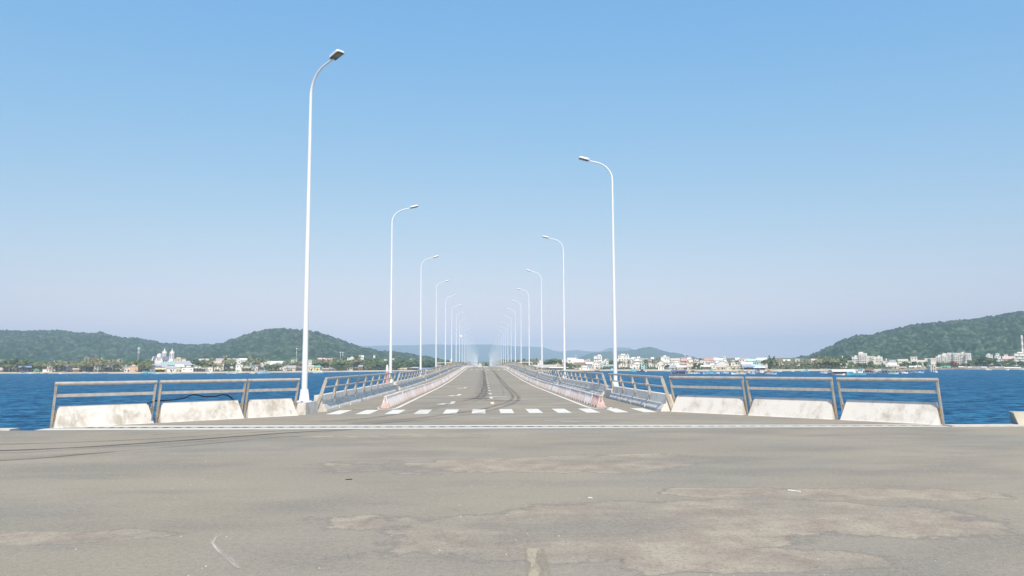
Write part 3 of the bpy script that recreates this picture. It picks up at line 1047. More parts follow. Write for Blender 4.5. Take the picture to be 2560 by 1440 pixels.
# ================================================================== BARRIERS
def barrier_proto(name, mat, front=None):
    t = thing(name, 'x', 'barrier')
    L = 1.92
    # profile half widths by height
    H = [(0, .165), (.06, .165), (.13, .14), (.36, .06), (.44, .055), (.47, .04)]
    core = [(w * .45 if z < .42 else w, z) for z, w in H]
    prof = core + [(-w, z) for w, z in reversed(core)]
    mb = MB()
    mb.prism(prof, lambda u, w: (u, -L / 2, w), lambda u, w: (u, L / 2, w))
    # ribs
    nrib = 5
    full = [(w, z) for z, w in H if z < .45] ; full = full + [(-w, z) for w, z in reversed(full)]
    for k_ in range(nrib):
        y = -L / 2 + L * (k_ + .5) / nrib
        notch = k_ in (1, 3)
        pf = full
        if notch:
            pf = [(w, max(z, .08)) for w, z in full]
        hw = L / nrib * .24
        mb.prism(pf, lambda u, w: (u, y - hw, w), lambda u, w: (u, y + hw, w))
    # end slabs
    for s_ in (-1, 1):
        mb.prism(full, lambda u, w: (u, s_ * (L / 2), w), lambda u, w: (u, s_ * (L / 2 - .07), w))
    body = mb.build('shell', mat, t)
    if front:
        mb = MB()
        f2 = [(.170, .0), (.170, .06), (.146, .13), (.110, .22)]
        f2 = f2 + [(-w, z) for w, z in reversed(f2)]
        mb.prism(f2, lambda u, w: (u, -L / 2 - .012, w), lambda u, w: (u, -L / 2 + .05, w))
        mb.build('red_band', front, t)
    return t
bp = barrier_proto('road_barrier', 'barrier_pink')
bw = barrier_proto('road_barrier', 'barrier_white')
br = barrier_proto('road_barrier', 'barrier_red', 'barrier_red')
be = barrier_proto('road_barrier', 'barrier_white', 'barrier_red')
used = set()
rb = random.Random(5)
for side in (-1, 1):
    X = (CX - 4.10) if side < 0 else (CX + 4.18)
    y = 30.65 if side < 0 else 30.25
    n_ = 0
    while y < 330:
        n_ += 1
        skip = 135.0 < y < 139.5
        if not skip:
            proto = be if n_ == 1 else (rb.choice((bp, bp, bw)) if side > 0 else rb.choice((bp, bw, bw)))
            if side > 0 and n_ == 1: proto = br
            slope = math.atan2(hump(y + 1) - hump(y - 1), 2)
            z = hump(y)
            if n_ == 1:
                lb = 'end barrier of the %s row, %s, facing the zebra crossing' % ('left' if side < 0 else 'right', 'red foot and white top' if side < 0 else 'faded red')
            else:
                lb = 'faded ribbed roadside barrier, %s from the near end of the %s row' % (ordw(n_), 'left' if side < 0 else 'right')
            grp = 'ribbed barriers lining the road'
            loc = (X + rb.uniform(-.02, .02), y, z); rot = (slope, 0, rb.uniform(-.012, .012))
            if id(proto) not in used:
                used.add(id(proto)); o = proto
                o.location = loc; o.rotation_euler = rot
            else:
                o = dup(proto, loc, rot=rot)
            o['label'] = lb; o['group'] = grp
        y += 1.96

# black cable lying along the left wing
pix = [(383, 1011, 21.9), (398, 1003.5, 22.6), (430, 1001.5, 23.1), (452, 1000, 23.2), (475, 996, 23.4), (487, 990.5, 23.5), (500, 987, 23.6), (512, 989, 23.7), (527, 992.6, 23.8), (552, 992, 24.0), (572, 987, 24.3), (583, 988.5, 24.4), (592, 994, 24.6), (603, 1004, 24.7)]
cp_ = [AT(*q) for q in pix]
cb = MB().tube([p + Vector((-.30, .33, 0)) * 1.0 for p in cp_], .022, 8)
tag(cb.build('cable', 'cable_black', None, tuple(cp_[6]), smooth=True), 'loose black cable looping over the middle left wing panel', 'cable')
# low concrete block at the right end of the quay
mb = MB()
x0, y0 = 13.87, 19.44
mb.hexa([(x0, y0, 0), (x0 + 3.2, y0 - .13, 0), (x0 + 3.22, y0 + .95, 0), (x0 + .45, y0 + .95, 0),
         (x0 - .09, y0 + .06, .335), (x0 + 3.2, y0 - .07, .335), (x0 + 3.2, y0 + .6, .335), (x0 + .17, y0 + .6, .335)])
tag(mb.build('concrete_block', 'block_concrete', None, (x0, y0, 0)), 'beige concrete block on the quay edge cut off by the right photo border', 'concrete block')
# ================================================================== LAND
HAZE_D, HAZE_C, HAZE_TOP = 1.85e-4, (0.56, 0.77, 1.0), 420
SHORE = [(-700, 935), (-200, 934.5), (0, 933.6), (400, 934), (560, 932.5), (700, 931.5), (900, 929.5), (1050, 927.5), (1180, 927), (1300, 928.2), (1500, 927.2),
         (1650, 927.6), (1760, 928.5), (1900, 928.3), (2000, 927.5), (2100, 927.5), (2230, 927), (2300, 924.5), (2390, 923), (2560, 923.5), (2800, 924), (3400, 925)]
def interp(tab, x):
    if x <= tab[0][0]: return tab[0][1]
    for (a, ya), (b, yb) in zip(tab, tab[1:]):
        if x <= b: return ya + (yb - ya) * (x - a) / (b - a)
    return tab[-1][1]
def shore(px):
    return G(px, interp(SHORE, px), WATER_Z)
DIRX = {}
def at_px(px, D):
    """ground position in the direction of column px, D metres ahead"""
    p = AT(px, 915 - (px - 1208) * .00436, D)
    return p.x, p.y
def land_h(px, b):
    """land height b metres behind the waterline"""
    if b < 0: return WATER_Z - .4
    s_ = .022 if px < 1250 else .040
    if px > 2250: s_ = .03
    z = WATER_Z + min(b, 12) * .10
    if b > 12: z += min(b - 12, 260) * s_
    if b > 272: z += min(b - 272, 900) * .012
    return z
BACK = [-6, 0, 5, 10, 14, 22, 40, 70, 110, 160, 230, 320, 450, 650, 900, 1200, 1700]
cols = list(range(-900, 3700, 25))
def grid_mesh(name, mat, rows, pts, kind='structure', smooth=True):
    """pts[i][j] grid"""
    mb = MB()
    n = len(pts[0])
    for r_ in pts: mb.v += r_
    for i in range(len(pts) - 1):
        for j in range(n - 1):
            a = i * n + j
            mb.f.append((a, a + n, a + n + 1, a + 1))
    me = bpy.data.meshes.new(name)
    me.from_pydata(mb.v, [], mb.f)
    me.materials.append(MATS[mat])
    if smooth: me.polygons.foreach_set('use_smooth', [True] * len(me.polygons))
    o = bpy.data.objects.new(name, me); COL.objects.link(o)
    o['kind'] = kind
    return o
def shore_b(px, b, dz=0):
    s_ = shore(px)
    x, y = at_px(px, s_.y + b)
    return (x, y, land_h(px, b) + dz)
g1 = [[shore_b(px, b) for b in BACK[:6]] for px in cols]
tag(grid_mesh('beach', 'sand', None, g1), 'pale sand beach along the far shore')
g2 = [[shore_b(px, b, .05 if i else -.3) for i, b in enumerate([17] + BACK[5:])] for px in cols]
tag(grid_mesh('coast_land', 'land_soil', None, g2), 'low green and brown coastal land behind the beach')
# far plain that carries the ground on under the hills
xs = [-9000 + 750 * i for i in range(25)]; yy_ = [2300, 4000, 6000, 8000, 10000, 12000]
g3 = [[(x, y, 14) for y in yy_] for x in xs]
tag(grid_mesh('far_plain', 'land_soil', None, g3), 'flat ground reaching on behind the hills')

# ---- hills: terrain with a ridge line, slopes on both sides and a canopy of tree bumps
def hill(name, label, ridge, D0, DR, D1_, mat, step, nr, bump, cell, seed, D_of=None, skirt=0, gully=.10):
    rg = np.random.RandomState(seed)
    xs_ = np.arange(ridge[0][0], ridge[-1][0] + .1, step)
    pts = []
    for px in xs_:
        yr = interp(ridge, px)
        k_ = D_of(px) if D_of else 1.0
        top = AT(px, yr, DR * k_).z
        base = 3.0
        row = []
        for j in range(nr + 1):
            t = j / nr
            if t < .72:
                u = t / .72; D = D0 * k_ + (DR - D0) * k_ * u
                sh = math.sin(u * math.pi / 2) ** 1.0
                sh = u * .35 + .65 * (u * u * (3 - 2 * u))
            else:
                u = (t - .72) / .28; D = DR * k_ + (D1_ - DR) * k_ * u
                sh = 1 - u * u * (3 - 2 * u)
            x, y = at_px(px, D)
            g_ = noise.fractal(Vector((x / (cell * 38) + seed, y / (cell * 38), 0)), 1.0, 2.0, 4)
            h_ = base + (top - base) * max(0, sh + g_ * gully * sh * (1 - sh) * 4)
            if bump:
                d, _p = noise.voronoi(Vector((x / cell, y / cell, seed)))
                b_ = max(0, 1 - (d[0] * 1.5) ** 2)
                d2, _p = noise.voronoi(Vector((x / cell / 2.1 + 7, y / cell / 2.1, seed)))
                b_ = .6 * b_ + .5 * max(0, 1 - (d2[0] * 1.4) ** 2)
                h_ += bump * (b_ - .55) * min(1, sh * 4 + .2)
            row.append((x, y, h_))
        # sink the front and back skirts
        row[0] = (row[0][0], row[0][1], row[0][2] - 12)
        row[-1] = (row[-1][0], row[-1][1], row[-1][2] - 12)
        pts.append(row)
    return tag(grid_mesh(name, mat, None, pts), label)

LEFT = [(-420, 800), (-200, 815), (-100, 822), (0, 827), (50, 829.5), (75, 827.5), (105, 828), (140, 827), (180, 832), (225, 836), (245, 831), (262, 837), (300, 846),
        (330, 845.5), (370, 853), (400, 857), (420, 860), (470, 862), (520, 862), (560, 870), (620, 886), (680, 900), (720, 912)]
MID = [(380, 915), (450, 893), (500, 872), (530, 863), (555, 858), (575, 850), (600, 842), (640, 829), (665, 824), (700, 822), (730, 824), (760, 825), (800, 834), (850, 850), (880, 862), (900, 869),
       (960, 879), (1000, 881), (1030, 887), (1080, 895), (1110, 902), (1140, 909), (1180, 915)]
RIGHT = [(1900, 916), (1960, 906), (1985, 899), (2005, 893.5), (2022, 893), (2035, 886), (2048, 880), (2068, 871), (2090, 861), (2110, 852), (2140, 842), (2165, 839), (2185, 838), (2220, 829), (2250, 821), (2300, 811.5),
         (2350, 807), (2400, 803), (2450, 799), (2480, 793), (2510, 790), (2545, 782), (2600, 779), (2700, 770), (2850, 765), (3100, 770), (3400, 790)]
FAR1 = [(700, 905), (800, 878), (880, 863), (920, 865), (960, 863.5), (1040, 863), (1080, 860.5), (1120, 862), (1190, 861), (1230, 861), (1280, 865), (1325, 866), (1360, 868), (1385, 876), (1400, 878.5), (1440, 874.5),
        (1470, 878), (1500, 879), (1520, 870.5), (1550, 868.5), (1575, 869.5), (1590, 876), (1650, 890), (1750, 905), (1900, 915)]
FAR2 = [(1400, 915), (1445, 897), (1460, 888), (1480, 882.5), (1510, 880), (1540, 879), (1570, 877), (1590, 874), (1605, 868.5), (1618, 866.5), (1632, 868), (1650, 874), (1670, 879), (1690, 882), (1710, 887),
        (1730, 891), (1750, 897), (1765, 903), (1785, 902), (1800, 895), (1808, 892.5), (1820, 897), (1840, 902), (1860, 908), (1900, 915)]
hill('wooded_hill', 'long wooded hill behind the church on the left shore', LEFT, 1250, 2300, 3000, 'forest_near', 1.7, 110, 10.5, 11.0, 3)
hill('round_hill', 'rounded green hill behind the first left lamp pole', MID, 1150, 1900, 2500, 'forest_near', 1.7, 110, 9.5, 10.0, 8)
hill('headland_hill', 'big wooded hill rising at the right side behind the hotels', RIGHT, 930, 1750, 2400, 'forest_near', 1.7, 120, 10.5, 10.5, 5)
hill('mountain_range', 'faint blue mountain range on the far horizon', FAR1, 6500, 8800, 10500, 'forest_far', 5, 30, 0, 60.0, 6, gully=.2)
hill('far_hill', 'hazy blue hill behind the white town', FAR2, 3600, 4700, 5600, 'forest_far', 4, 36, 8, 26.0, 9)
# ================================================================== TREES
tr = random.Random(21)
def palm_meshes(i):
    r_ = random.Random(100 + i)
    lean = r_.uniform(.2, 1.4); a0 = r_.uniform(0, 6.28)
    H_ = 10.0
    pts = [(math.cos(a0) * lean * (t ** 1.6), math.sin(a0) * lean * (t ** 1.6), H_ * .86 * t) for t in (0, .25, .5, .75, 1)]
    trunk = MB().tube(pts, [.22, .17, .15, .13, .12], 6).mesh('trunk', 'bark')
    mb = MB(); top = Vector(pts[-1])
    for k_ in range(19):
        a = k_ * 2.4 + r_.uniform(-.3, .3); el = R(r_.choice((70, 50, 35, 15, -5, -25)) + r_.uniform(-10, 10)); L = r_.uniform(2.7, 3.7)
        p = Vector(top); prev = None
        d = Vector((math.cos(a) * math.cos(el), math.sin(a) * math.cos(el), math.sin(el)))
        side = Vector((-math.sin(a), math.cos(a), 0))
        n_ = 8
        for s_ in range(n_):
            q = p + d * (L / n_)
            w = .75 * math.sin(math.pi * (s_ + 1.2) / (n_ + 1.5)) + .12
            for sg in (-1, 1):
                tip = (p + q) / 2 + side * (sg * w) + d * .25 - Vector((0, 0, .38 * w + r_.uniform(0, .2)))
                mb.v += [tuple(p), tuple(q), tuple(tip)]
                n0 = len(mb.v); mb.f.append((n0 - 3, n0 - 2, n0 - 1))
            p = q; d = (d - Vector((0, 0, .17))).normalized()
    crown = mb.mesh('crown', 'leaf_palm', fix=False)
    return trunk, crown
def leaf_quads(mb, c, r, n_, s0, s1, r_, shell=.55):
    for _ in range(n_):
        u = Vector((r_.gauss(0, 1), r_.gauss(0, 1), r_.gauss(0, 1))).normalized()
        k_ = shell + (1 - shell) * r_.random()
        p = Vector((c[0] + u.x * r[0] * k_, c[1] + u.y * r[1] * k_, c[2] + u.z * r[2] * k_))
        nrm = (u + Vector((r_.uniform(-.6, .6), r_.uniform(-.6, .6), r_.uniform(-.2, .8)))).normalized()
        a = nrm.orthogonal().normalized(); b = nrm.cross(a); s_ = r_.uniform(s0, s1)
        mb.quad(p - a * s_ - b * s_ * .5, p + a * s_ * .3 - b * s_, p + a * s_ + b * s_ * .6, p - a * s_ * .4 + b * s_)
def broad_meshes(i, layered=False):
    r_ = random.Random(300 + i + (50 if layered else 0))
    tb = MB(); tb.tube([(0, 0, 0), (.1, .05, 2.2), (.2, 0, 4.5), (.1, .1, 7)], [.38, .28, .2, .08], 6)
    mb = MB()
    if layered:
        for k_ in range(6):
            z = 3.2 + k_ * 1.15; rr_ = 4.9 - abs(k_ - 1.5) * .75
            for m_ in range(5):
                a = r_.uniform(0, 6.28); q = rr_ * .55
                leaf_quads(mb, (math.cos(a) * q, math.sin(a) * q, z + r_.uniform(-.2, .2)), (rr_ * .5, rr_ * .5, .42), 18, .35, .7, r_, .2)
                if m_ < 2: tb.tube([(.1, 0, z - 1), (math.cos(a) * q, math.sin(a) * q, z)], [.09, .04], 4)
    else:
        for k_ in range(11):
            a = r_.uniform(0, 6.28); q = r_.uniform(.3, 3.0); z = r_.uniform(3.6, 8.6)
            q *= 1.0 if z < 7 else .5
            rad = r_.uniform(1.1, 2.1)
            leaf_quads(mb, (math.cos(a) * q, math.sin(a) * q, z), (rad * 1.15, rad * 1.15, rad * .85), 42, .28, .62, r_)
            if k_ < 5: tb.tube([(.1, .05, 2.6), (math.cos(a) * q * .8, math.sin(a) * q * .8, z)], [.13, .05], 4)
    return tb.mesh('trunk', 'bark'), mb
PALMS = [palm_meshes(i) for i in range(6)]
BROAD = []
for i in range(6):
    tm, cm = broad_meshes(i); BROAD.append((tm, cm.mesh('crown', 'leaf_green' if i % 2 else 'leaf_dark', fix=False)))
LAYER = []
for i in range(3):
    tm, cm = broad_meshes(i, True); LAYER.append((tm, cm.mesh('crown', 'leaf_dark' if i else 'leaf_green', fix=False)))
def conifer():
    r_ = random.Random(77); mb = MB()
    for k_ in range(9):
        z = 2 + k_ * .9
        leaf_quads(mb, (r_.uniform(-.2, .2), r_.uniform(-.2, .2), z), (1.9 - k_ * .18,) * 2 + (.35,), 34, .25, .5, r_, .3)
    return MB().tube([(0, 0, 0), (0, 0, 9.6)], [.25, .06], 6).mesh('trunk', 'bark'), mb.mesh('crown', 'leaf_dark', fix=False)
CONI = [conifer()]
tm, cm = broad_meshes(9); RED = [(tm, cm.mesh('crown', 'leaf_red', fix=False))]
def tree(name, pair, loc, rz, s_, sw, label, cat, group):
    t = bpy.data.objects.new(name, None); COL.objects.link(t)
    t.location = loc; t.rotation_euler = (0, 0, rz); t.scale = (s_ * sw, s_ * sw, s_)
    tag(t, label, cat, group)
    for nm, me in (('trunk', pair[0]), ('crown', pair[1])):
        o = bpy.data.objects.new(nm, me); COL.objects.link(o); o.parent = t
KINDS = {'p': ('palm_tree', 'coconut palm', 'palm tree', PALMS), 'b': ('broadleaf_tree', 'bushy green tree', 'tree', BROAD), 'l': ('almond_tree', 'dark layered tree', 'tree', LAYER),
         'c': ('conifer_tree', 'dark conifer', 'tree', CONI), 'r': ('red_leaved_tree', 'red-leaved tree', 'tree', RED)}
def grove(kind, x0, x1, b0, b1, y0, y1, n, where, sw=1.0):
    name, lab, cat, protos = KINDS[kind]
    L = []
    for i in range(n):
        px = x0 + (x1 - x0) * (i + tr.random()) / n
        b = tr.uniform(b0, b1)
        yt = tr.uniform(y0, y1)
        s_ = shore(px)
        D = s_.y + b
        x, y = at_px(px, D)
        z0 = land_h(px, b) - .15
        zt = AT(px, yt, D).z
        L.append((px, x, y, z0, max(4.5, zt - z0)))
    for i, (px, x, y, z0, h_) in enumerate(L):
        unit = 9.6 if kind != 'p' else 10.0
        lb = ('%s from the left of the %ss %s' % ((ordw(i + 1) + ' ') if n > 1 else '', lab, where)) if n > 1 else 'lone %s %s' % (lab, where)
        if n > 1: lb = '%s %s from the left %s' % (ordw(i + 1), lab, where)
        tree(name, tr.choice(protos), (x, y, z0), tr.uniform(0, 6.28), h_ / unit, sw * tr.uniform(.95, 1.45), lb, cat, '%ss %s' % (lab, where) if n > 1 else None)
GROVES = '''
p 8 60 14 22 905 913 5 at the waterside below the leftmost trees|1.2
p 96 170 14 24 906 913 9 at the waterside by the white stepped house|1.2
p 168 244 14 24 905 913 10 at the waterside below the red-roofed villa|1.2
p 236 312 14 24 903 912 12 at the waterside below the left grove|1.2
b 96 244 22 60 904 911 10 half hiding the left beach houses|1.1
p 372 384 14 22 908 913 3 beside the low church roofs
p 486 560 14 22 908 914 6 at the waterside right of the church hall|1.1
p 636 720 14 24 906 913 8 at the waterside right of the arched shed|1.1
b 556 640 40 90 901 908 6 between the hillside villas
b 2 62 25 60 894 900 8 on the beach beside the leftmost house|1.2
p 18 40 16 24 908 914 3 in front of the leftmost trees
b 58 122 40 90 901 908 9 behind the blue canopy hut
p 84 120 20 34 905 911 4 right of the blue canopy hut
p 122 166 16 40 902 909 9 around the white stepped house
b 130 178 60 100 901 907 6 behind the white stepped house
b 170 214 40 80 900 907 7 between the stepped house and red-roofed villa
p 178 214 18 40 904 911 6 before the small blue-grey house
p 212 242 18 50 896 902 7 around the red-roofed villa
p 240 306 18 55 896 904 13 in the grove left of the telecom mast
b 246 310 60 110 900 906 7 behind the grove left of the mast
b 336 380 40 80 896 903 7 between mast and church
p 344 376 16 30 904 911 6 on the beach before the church
b 478 536 60 110 898 903 8 right of the church hall
p 500 536 60 90 897 903 4 right of the church hall
p 530 560 16 26 909 914 5 before the orange roof
p 556 592 18 60 894 903 7 beside the hillside villa
p 620 662 30 80 892 900 8 behind the arched green shed
b 668 700 14 22 907 910 3 in a dark clump beside the arched shed|1.3
b 700 760 50 100 900 907 8 left of the first lamp pole
p 715 762 30 70 901 907 5 near the slim white mast
p 778 884 22 60 896 905 15 in the grove right of the first lamp pole
b 786 884 30 90 898 906 12 in the grove right of the first lamp pole
l 845 885 16 24 905 908 4 near the square white shed|1.2
b 884 965 50 120 893 900 10 behind the grey boat sheds
p 880 915 20 50 893 902 6 beside the square white shed
l 905 970 18 40 902 907 7 left of the second lamp pole|1.3
b 965 1050 60 140 896 903 10 right of the second lamp pole
l 970 1022 18 40 903 908 5 behind the long shed by the bridge|1.3
l 1015 1110 35 70 902 906 9 above the long shed by the bridge|1.3
b 1050 1120 80 160 898 903 9 above the long shed by the bridge
b 1105 1195 60 140 901 908 9 where the bridge meets the land
b 0 250 150 300 902 906 18 at the foot of the left hill|1.2
b 250 500 150 300 902 906 16 at the foot of the hill behind the church|1.2
b 500 780 150 300 899 905 18 at the foot of the round hill|1.2
b 780 1100 200 400 893 900 20 on the slope under the round hill|1.2
b 1215 1240 50 120 909 912 4 at the far bridge end
b 1238 1302 50 120 903 909 8 between bridge and long market shed
b 1300 1352 70 120 901 908 8 behind the long market shed
p 1332 1345 60 90 897 900 2 behind the long market shed
b 1356 1378 60 100 900 905 4 behind the market shed roof
b 1378 1404 50 90 895 899 3 in the big round clump by the thatched gable|1.3
b 1414 1434 30 50 902 906 3 beside the second right lamp pole
b 1435 1447 18 24 909 912 2 before the white harbour houses
b 1476 1482 60 90 903 906 2 before the tall white flats
b 1528 1540 30 60 897 905 3 left of the first right lamp pole
p 1545 1576 16 32 902 908 6 before the big white warehouse
p 1604 1648 18 60 896 906 11 right of the big white warehouse
b 1656 1675 20 40 910 914 3 beside the small white boathouse
b 1734 1756 22 60 905 912 5 right of the yellow house
c 1748 1754 90 100 894 896 2 right of the yellow house
b 1783 1800 60 90 896 903 4 beside the red-roofed town house
c 1782 1797 80 100 893 897 3 beside the red-roofed town house
b 1822 1850 60 90 899 903 4 below the tiered white house
c 1922 1936 60 90 888 897 4 rising above the palm grove
b 1905 1945 30 70 898 905 6 left in the palm grove
p 1912 1975 16 50 900 908 15 in the left half of the right beach grove
p 1975 2045 16 50 901 909 16 in the middle of the right beach grove
p 2040 2092 16 60 892 903 12 in the tall part of the right beach grove
b 1960 2045 50 100 900 905 9 behind the right beach grove
b 2045 2088 40 80 893 900 6 in the tall part of the right beach grove|1.2
b 2086 2135 30 80 902 908 7 left of the stepped hotel
b 2104 2134 100 140 893 898 4 left of the stepped hotel
b 2118 2192 20 60 905 912 10 before the stepped hotel
b 2170 2184 60 80 902 904 2 before the stepped hotel|1.3
b 2228 2322 30 90 902 909 13 between the stepped hotel and water tower
b 2338 2372 30 80 904 909 5 before the long hotel
b 2372 2424 30 80 904 910 7 before the long hotel
r 2378 2392 22 30 900 912 3 at the end of the breakwater
b 2418 2482 40 110 898 907 11 right of the long hotel
b 2448 2486 60 90 889 896 5 in the dark clump by the hillside villas|1.3
b 2482 2562 30 110 898 908 13 behind the stilt houses
b 2530 2562 120 200 893 899 4 above the stilt houses
b 1215 1340 200 400 905 909 9 behind the far bridge end
'''
for ln in GROVES.strip().split('\n'):
    sw = 1.0
    if '|' in ln: ln, sw = ln.split('|')
    t_ = ln.split(' ', 8)
    grove(t_[0], *[float(v) for v in t_[1:7]], int(t_[7]), t_[8].strip(), float(sw))
# low shrubbery under the trees
mb = MB(); rs = random.Random(9)
for _ in range(2600):
    px = rs.choice((rs.uniform(-20, 1190), rs.uniform(1290, 2570)))
    b = rs.uniform(17, 150)
    s_ = shore(px); x, y = at_px(px, s_.y + b); z = land_h(px, b)
    r_ = rs.uniform(.7, 1.6)
    leaf_quads(mb, (x, y, z + r_ * .5), (r_ * 1.3, r_ * 1.3, r_ * .7), 6, .35, .8, rs, .3)
tag(mb.build('undergrowth', 'leaf_dark', fix=False), 'dark low shrubs under the coastal trees', kind='stuff')

# ================================================================== HOUSES
WIN = MB().box(-.5, .5, -.04, .02, -.5, .5).mesh('window', 'window_glass')
hr = random.Random(31)
HN = {'F': 'house', 'X': 'house', 'Y': 'house', 'A': 'arched_shed', 'C': 'open_shed', 'T': 'tiered_house', 'B': 'apartment_building', 'S': 'stilt_house'}
def unitbox(name, mat, parent, c, s_):
    o = MB().box(c[0] - s_[0] / 2, c[0] + s_[0] / 2, c[1] - s_[1] / 2, c[1] + s_[1] / 2, c[2] - s_[2] / 2, c[2] + s_[2] / 2).build(name, mat, parent)
    return o
def windows(t, w, z0, z1, yf, nc, nf, ww=1.1, wh=1.25, x0=None):
    n_ = 0
    for f_ in range(nf):
        zc = z1 - (f_ + .5) * (z1 - z0) / nf
        for c_ in range(nc):
            if n_ >= 24: return
            if hr.random() < .3: continue
            o = bpy.data.objects.new('window', WIN); COL.objects.link(o); o.parent = t
            o.location = ((x0 or 0) - w / 2 + w * (c_ + .5) / nc, yf, zc)
            o.scale = (min(ww, w / nc * .6), 1, min(wh, (z1 - z0) / nf * .5))
            n_ += 1
def house(x0, x1, yt, b, kind, wall, roof, label, name=None, cat='house', base_z=None, D=None):
    px = (x0 + x1) / 2
    if D is None: D = shore(px).y + b
    x, y = at_px(px, D)
    zt = AT(px, yt, D).z
    z0 = land_h(px, b) - .2 if base_z is None else base_z
    h_ = zt - z0
    if h_ < 2.6: z0 = zt - 2.6; h_ = 2.6
    w = max(2.2, (x1 - x0) * D / F)
    rz = -math.atan2(x, y) + hr.uniform(-.12, .12)
    d = min(max(w * .75, 5), 16)
    t = thing(name or HN[kind], label, cat, (x, y, z0), rz)
    if kind in 'FB':
        hs_ = h_ - (.9 if w > 7 else .4)
        unitbox('wall', 'c_' + wall, t, (0, d / 2, hs_ / 2), (w, d, hs_))
        unitbox('roof', 'c_' + roof, t, (0, d / 2 - .2, hs_ + .16), (w + .7, d + .6, .30))
        if w > 7:
            unitbox('roof_room', 'c_' + wall, t, (hr.uniform(-.2, .2) * w, d * .55, hs_ + .31 + .6), (w * hr.uniform(.25, .45), d * .5, 1.2))
        vis = min(hs_, 13)
        nf = max(1, round(vis / 3.3))
        windows(t, w * .94, hs_ - vis + .3, hs_ - .3, -.0, max(1, round(w / 3.0)), nf)
        if kind == 'B':
            for f_ in range(nf):
                zc = hs_ - (f_ + 1) * vis / nf + .35
                unitbox('balcony', 'c_' + wall, t, (0, -.55, zc), (w * .86, 1.1, .55))
    elif kind in 'XY':
        rh = min(h_ * .42, (d if kind == 'X' else w) * .32)
        hw = h_ - rh
        unitbox('wall', 'c_' + wall, t, (0, d / 2, hw / 2), (w, d, hw))
        mb = MB(); o_ = .5
        if kind == 'X':
            for s2 in (0,):
                mb.prism([(-o_, -.12), (d / 2, rh), (d + o_, -.12), (d + o_, .06), (d / 2, rh + .2), (-o_, .06)], lambda u, v: (-w / 2 - o_, u, hw + v), lambda u, v: (w / 2 + o_, u, hw + v))
            mb.build('roof', 'c_' + roof, t)
            g_ = MB().prism([(0, 0), (d, 0), (d / 2, rh - .06)], lambda u, v: (-w / 2 + .02, u, hw + v), lambda u, v: (w / 2 - .02, u, hw + v)); g_.build('gable', 'c_' + wall, t)
        else:
            mb.prism([(-w / 2 - o_, -.12), (0, rh), (w / 2 + o_, -.12), (w / 2 + o_, .06), (0, rh + .2), (-w / 2 - o_, .06)], lambda u, v: (u, -o_, hw + v), lambda u, v: (u, d + o_, hw + v))
            mb.build('roof', 'c_' + roof, t)
            g_ = MB().prism([(-w / 2, 0), (w / 2, 0), (0, rh - .06)], lambda u, v: (u, .02, hw + v), lambda u, v: (u, d - .02, hw + v)); g_.build('gable', 'c_' + wall, t)
        nf = max(1, round(min(hw, 10) / 3.2))
        windows(t, w * .92, hw - min(hw, 10) + .3, hw - .25, 0, max(1, round(w / 3.2)), nf)
        if b < 40: unitbox('door', 'c_dark', t, (w * .1, -.0, 1.1), (1.2, .1, 2.1))
    elif kind == 'A':
        hw = h_ * .55; rh = h_ - hw
        unitbox('back_wall', 'c_' + wall, t, (0, d - .1, hw / 2), (w, .2, hw))
        for s_ in (-1, 1): unitbox('side_wall', 'c_' + wall, t, (s_ * (w / 2 - .1), d / 2, hw / 2), (.2, d - .4, hw))
        mb = MB()
        arc = [(-w / 2 - .4 + (w + .8) * k_ / 10, rh * math.sin(math.pi * k_ / 10)) for k_ in range(11)]
        ring = arc + [(u, v - .15) for u, v in reversed(arc)]
        mb.prism(ring, lambda u, v: (u, -.4, hw + v + .15), lambda u, v: (u, d + .4, hw + v + .15)); mb.build('roof', 'c_' + roof, t)
        MB().prism(arc, lambda u, v: (u * .96, .3, hw + v * .93 - .05), lambda u, v: (u * .96, .45, hw + v * .93 - .05)).build('gable', 'c_' + wall, t)
        for k_ in range(4): unitbox('post', 'c_beige', t, (-w / 2 + w * k_ / 3 * .98 + .05, .1, hw / 2), (.25, .25, hw))
    elif kind in 'CS':
        rh = min(.28 * h_, 1.6); hw = h_ - rh
        mb = MB(); o_ = .5
        mb.prism([(-o_, -.1), (d / 2, rh), (d + o_, -.1), (d + o_, .06), (d / 2, rh + .16), (-o_, .06)], lambda u, v: (-w / 2 - o_, u, hw + v), lambda u, v: (w / 2 + o_, u, hw + v))
        mb.build('roof', 'c_' + roof, t)
        n_ = max(2, round(w / 4) + 1)
        for k_ in range(n_):
            for yy in (0.15, d - .15):
                unitbox('post', 'c_brown' if kind == 'C' else 'c_beige', t, (-w / 2 + .1 + (w - .2) * k_ / (n_ - 1), yy, hw / 2), (.2, .2, hw))
        if kind == 'C':
            unitbox('inner_wall', 'c_' + wall, t, (0, d * .62, hw * .42), (w * .86, d * .5, hw * .84))
        else:
            unitbox('floor', 'c_brown', t, (0, d / 2, h_ * .28), (w + .3, d + .3, .2))
            unitbox('wall', 'c_' + wall, t, (0, d / 2 + .3, h_ * .29 + (hw - h_ * .29) / 2), (w * .9, d * .8, hw - h_ * .29 - .02))
            windows(t, w * .8, h_ * .34, hw - .2, d * .1 + .28, max(1, round(w / 3.5)), 1)
    elif kind == 'T':
        z = 0
        for k_, (fw, fh) in enumerate(((1, .42), (.72, .28), (.42, .2))):
            unitbox('wall', 'c_' + wall, t, (0, d / 2, z + h_ * fh / 2), (w * fw, d * fw, h_ * fh))
            windows(t, w * fw * .9, z + .4, z + h_ * fh - .3, d / 2 - d * fw / 2, max(1, round(w * fw / 3)), max(1, round(h_ * fh / 3.5)))
            z += h_ * fh
            unitbox('roof', 'c_' + roof, t, (0, d / 2, z + .12), (w * fw + 1, d * fw + 1, .24)); z += .24
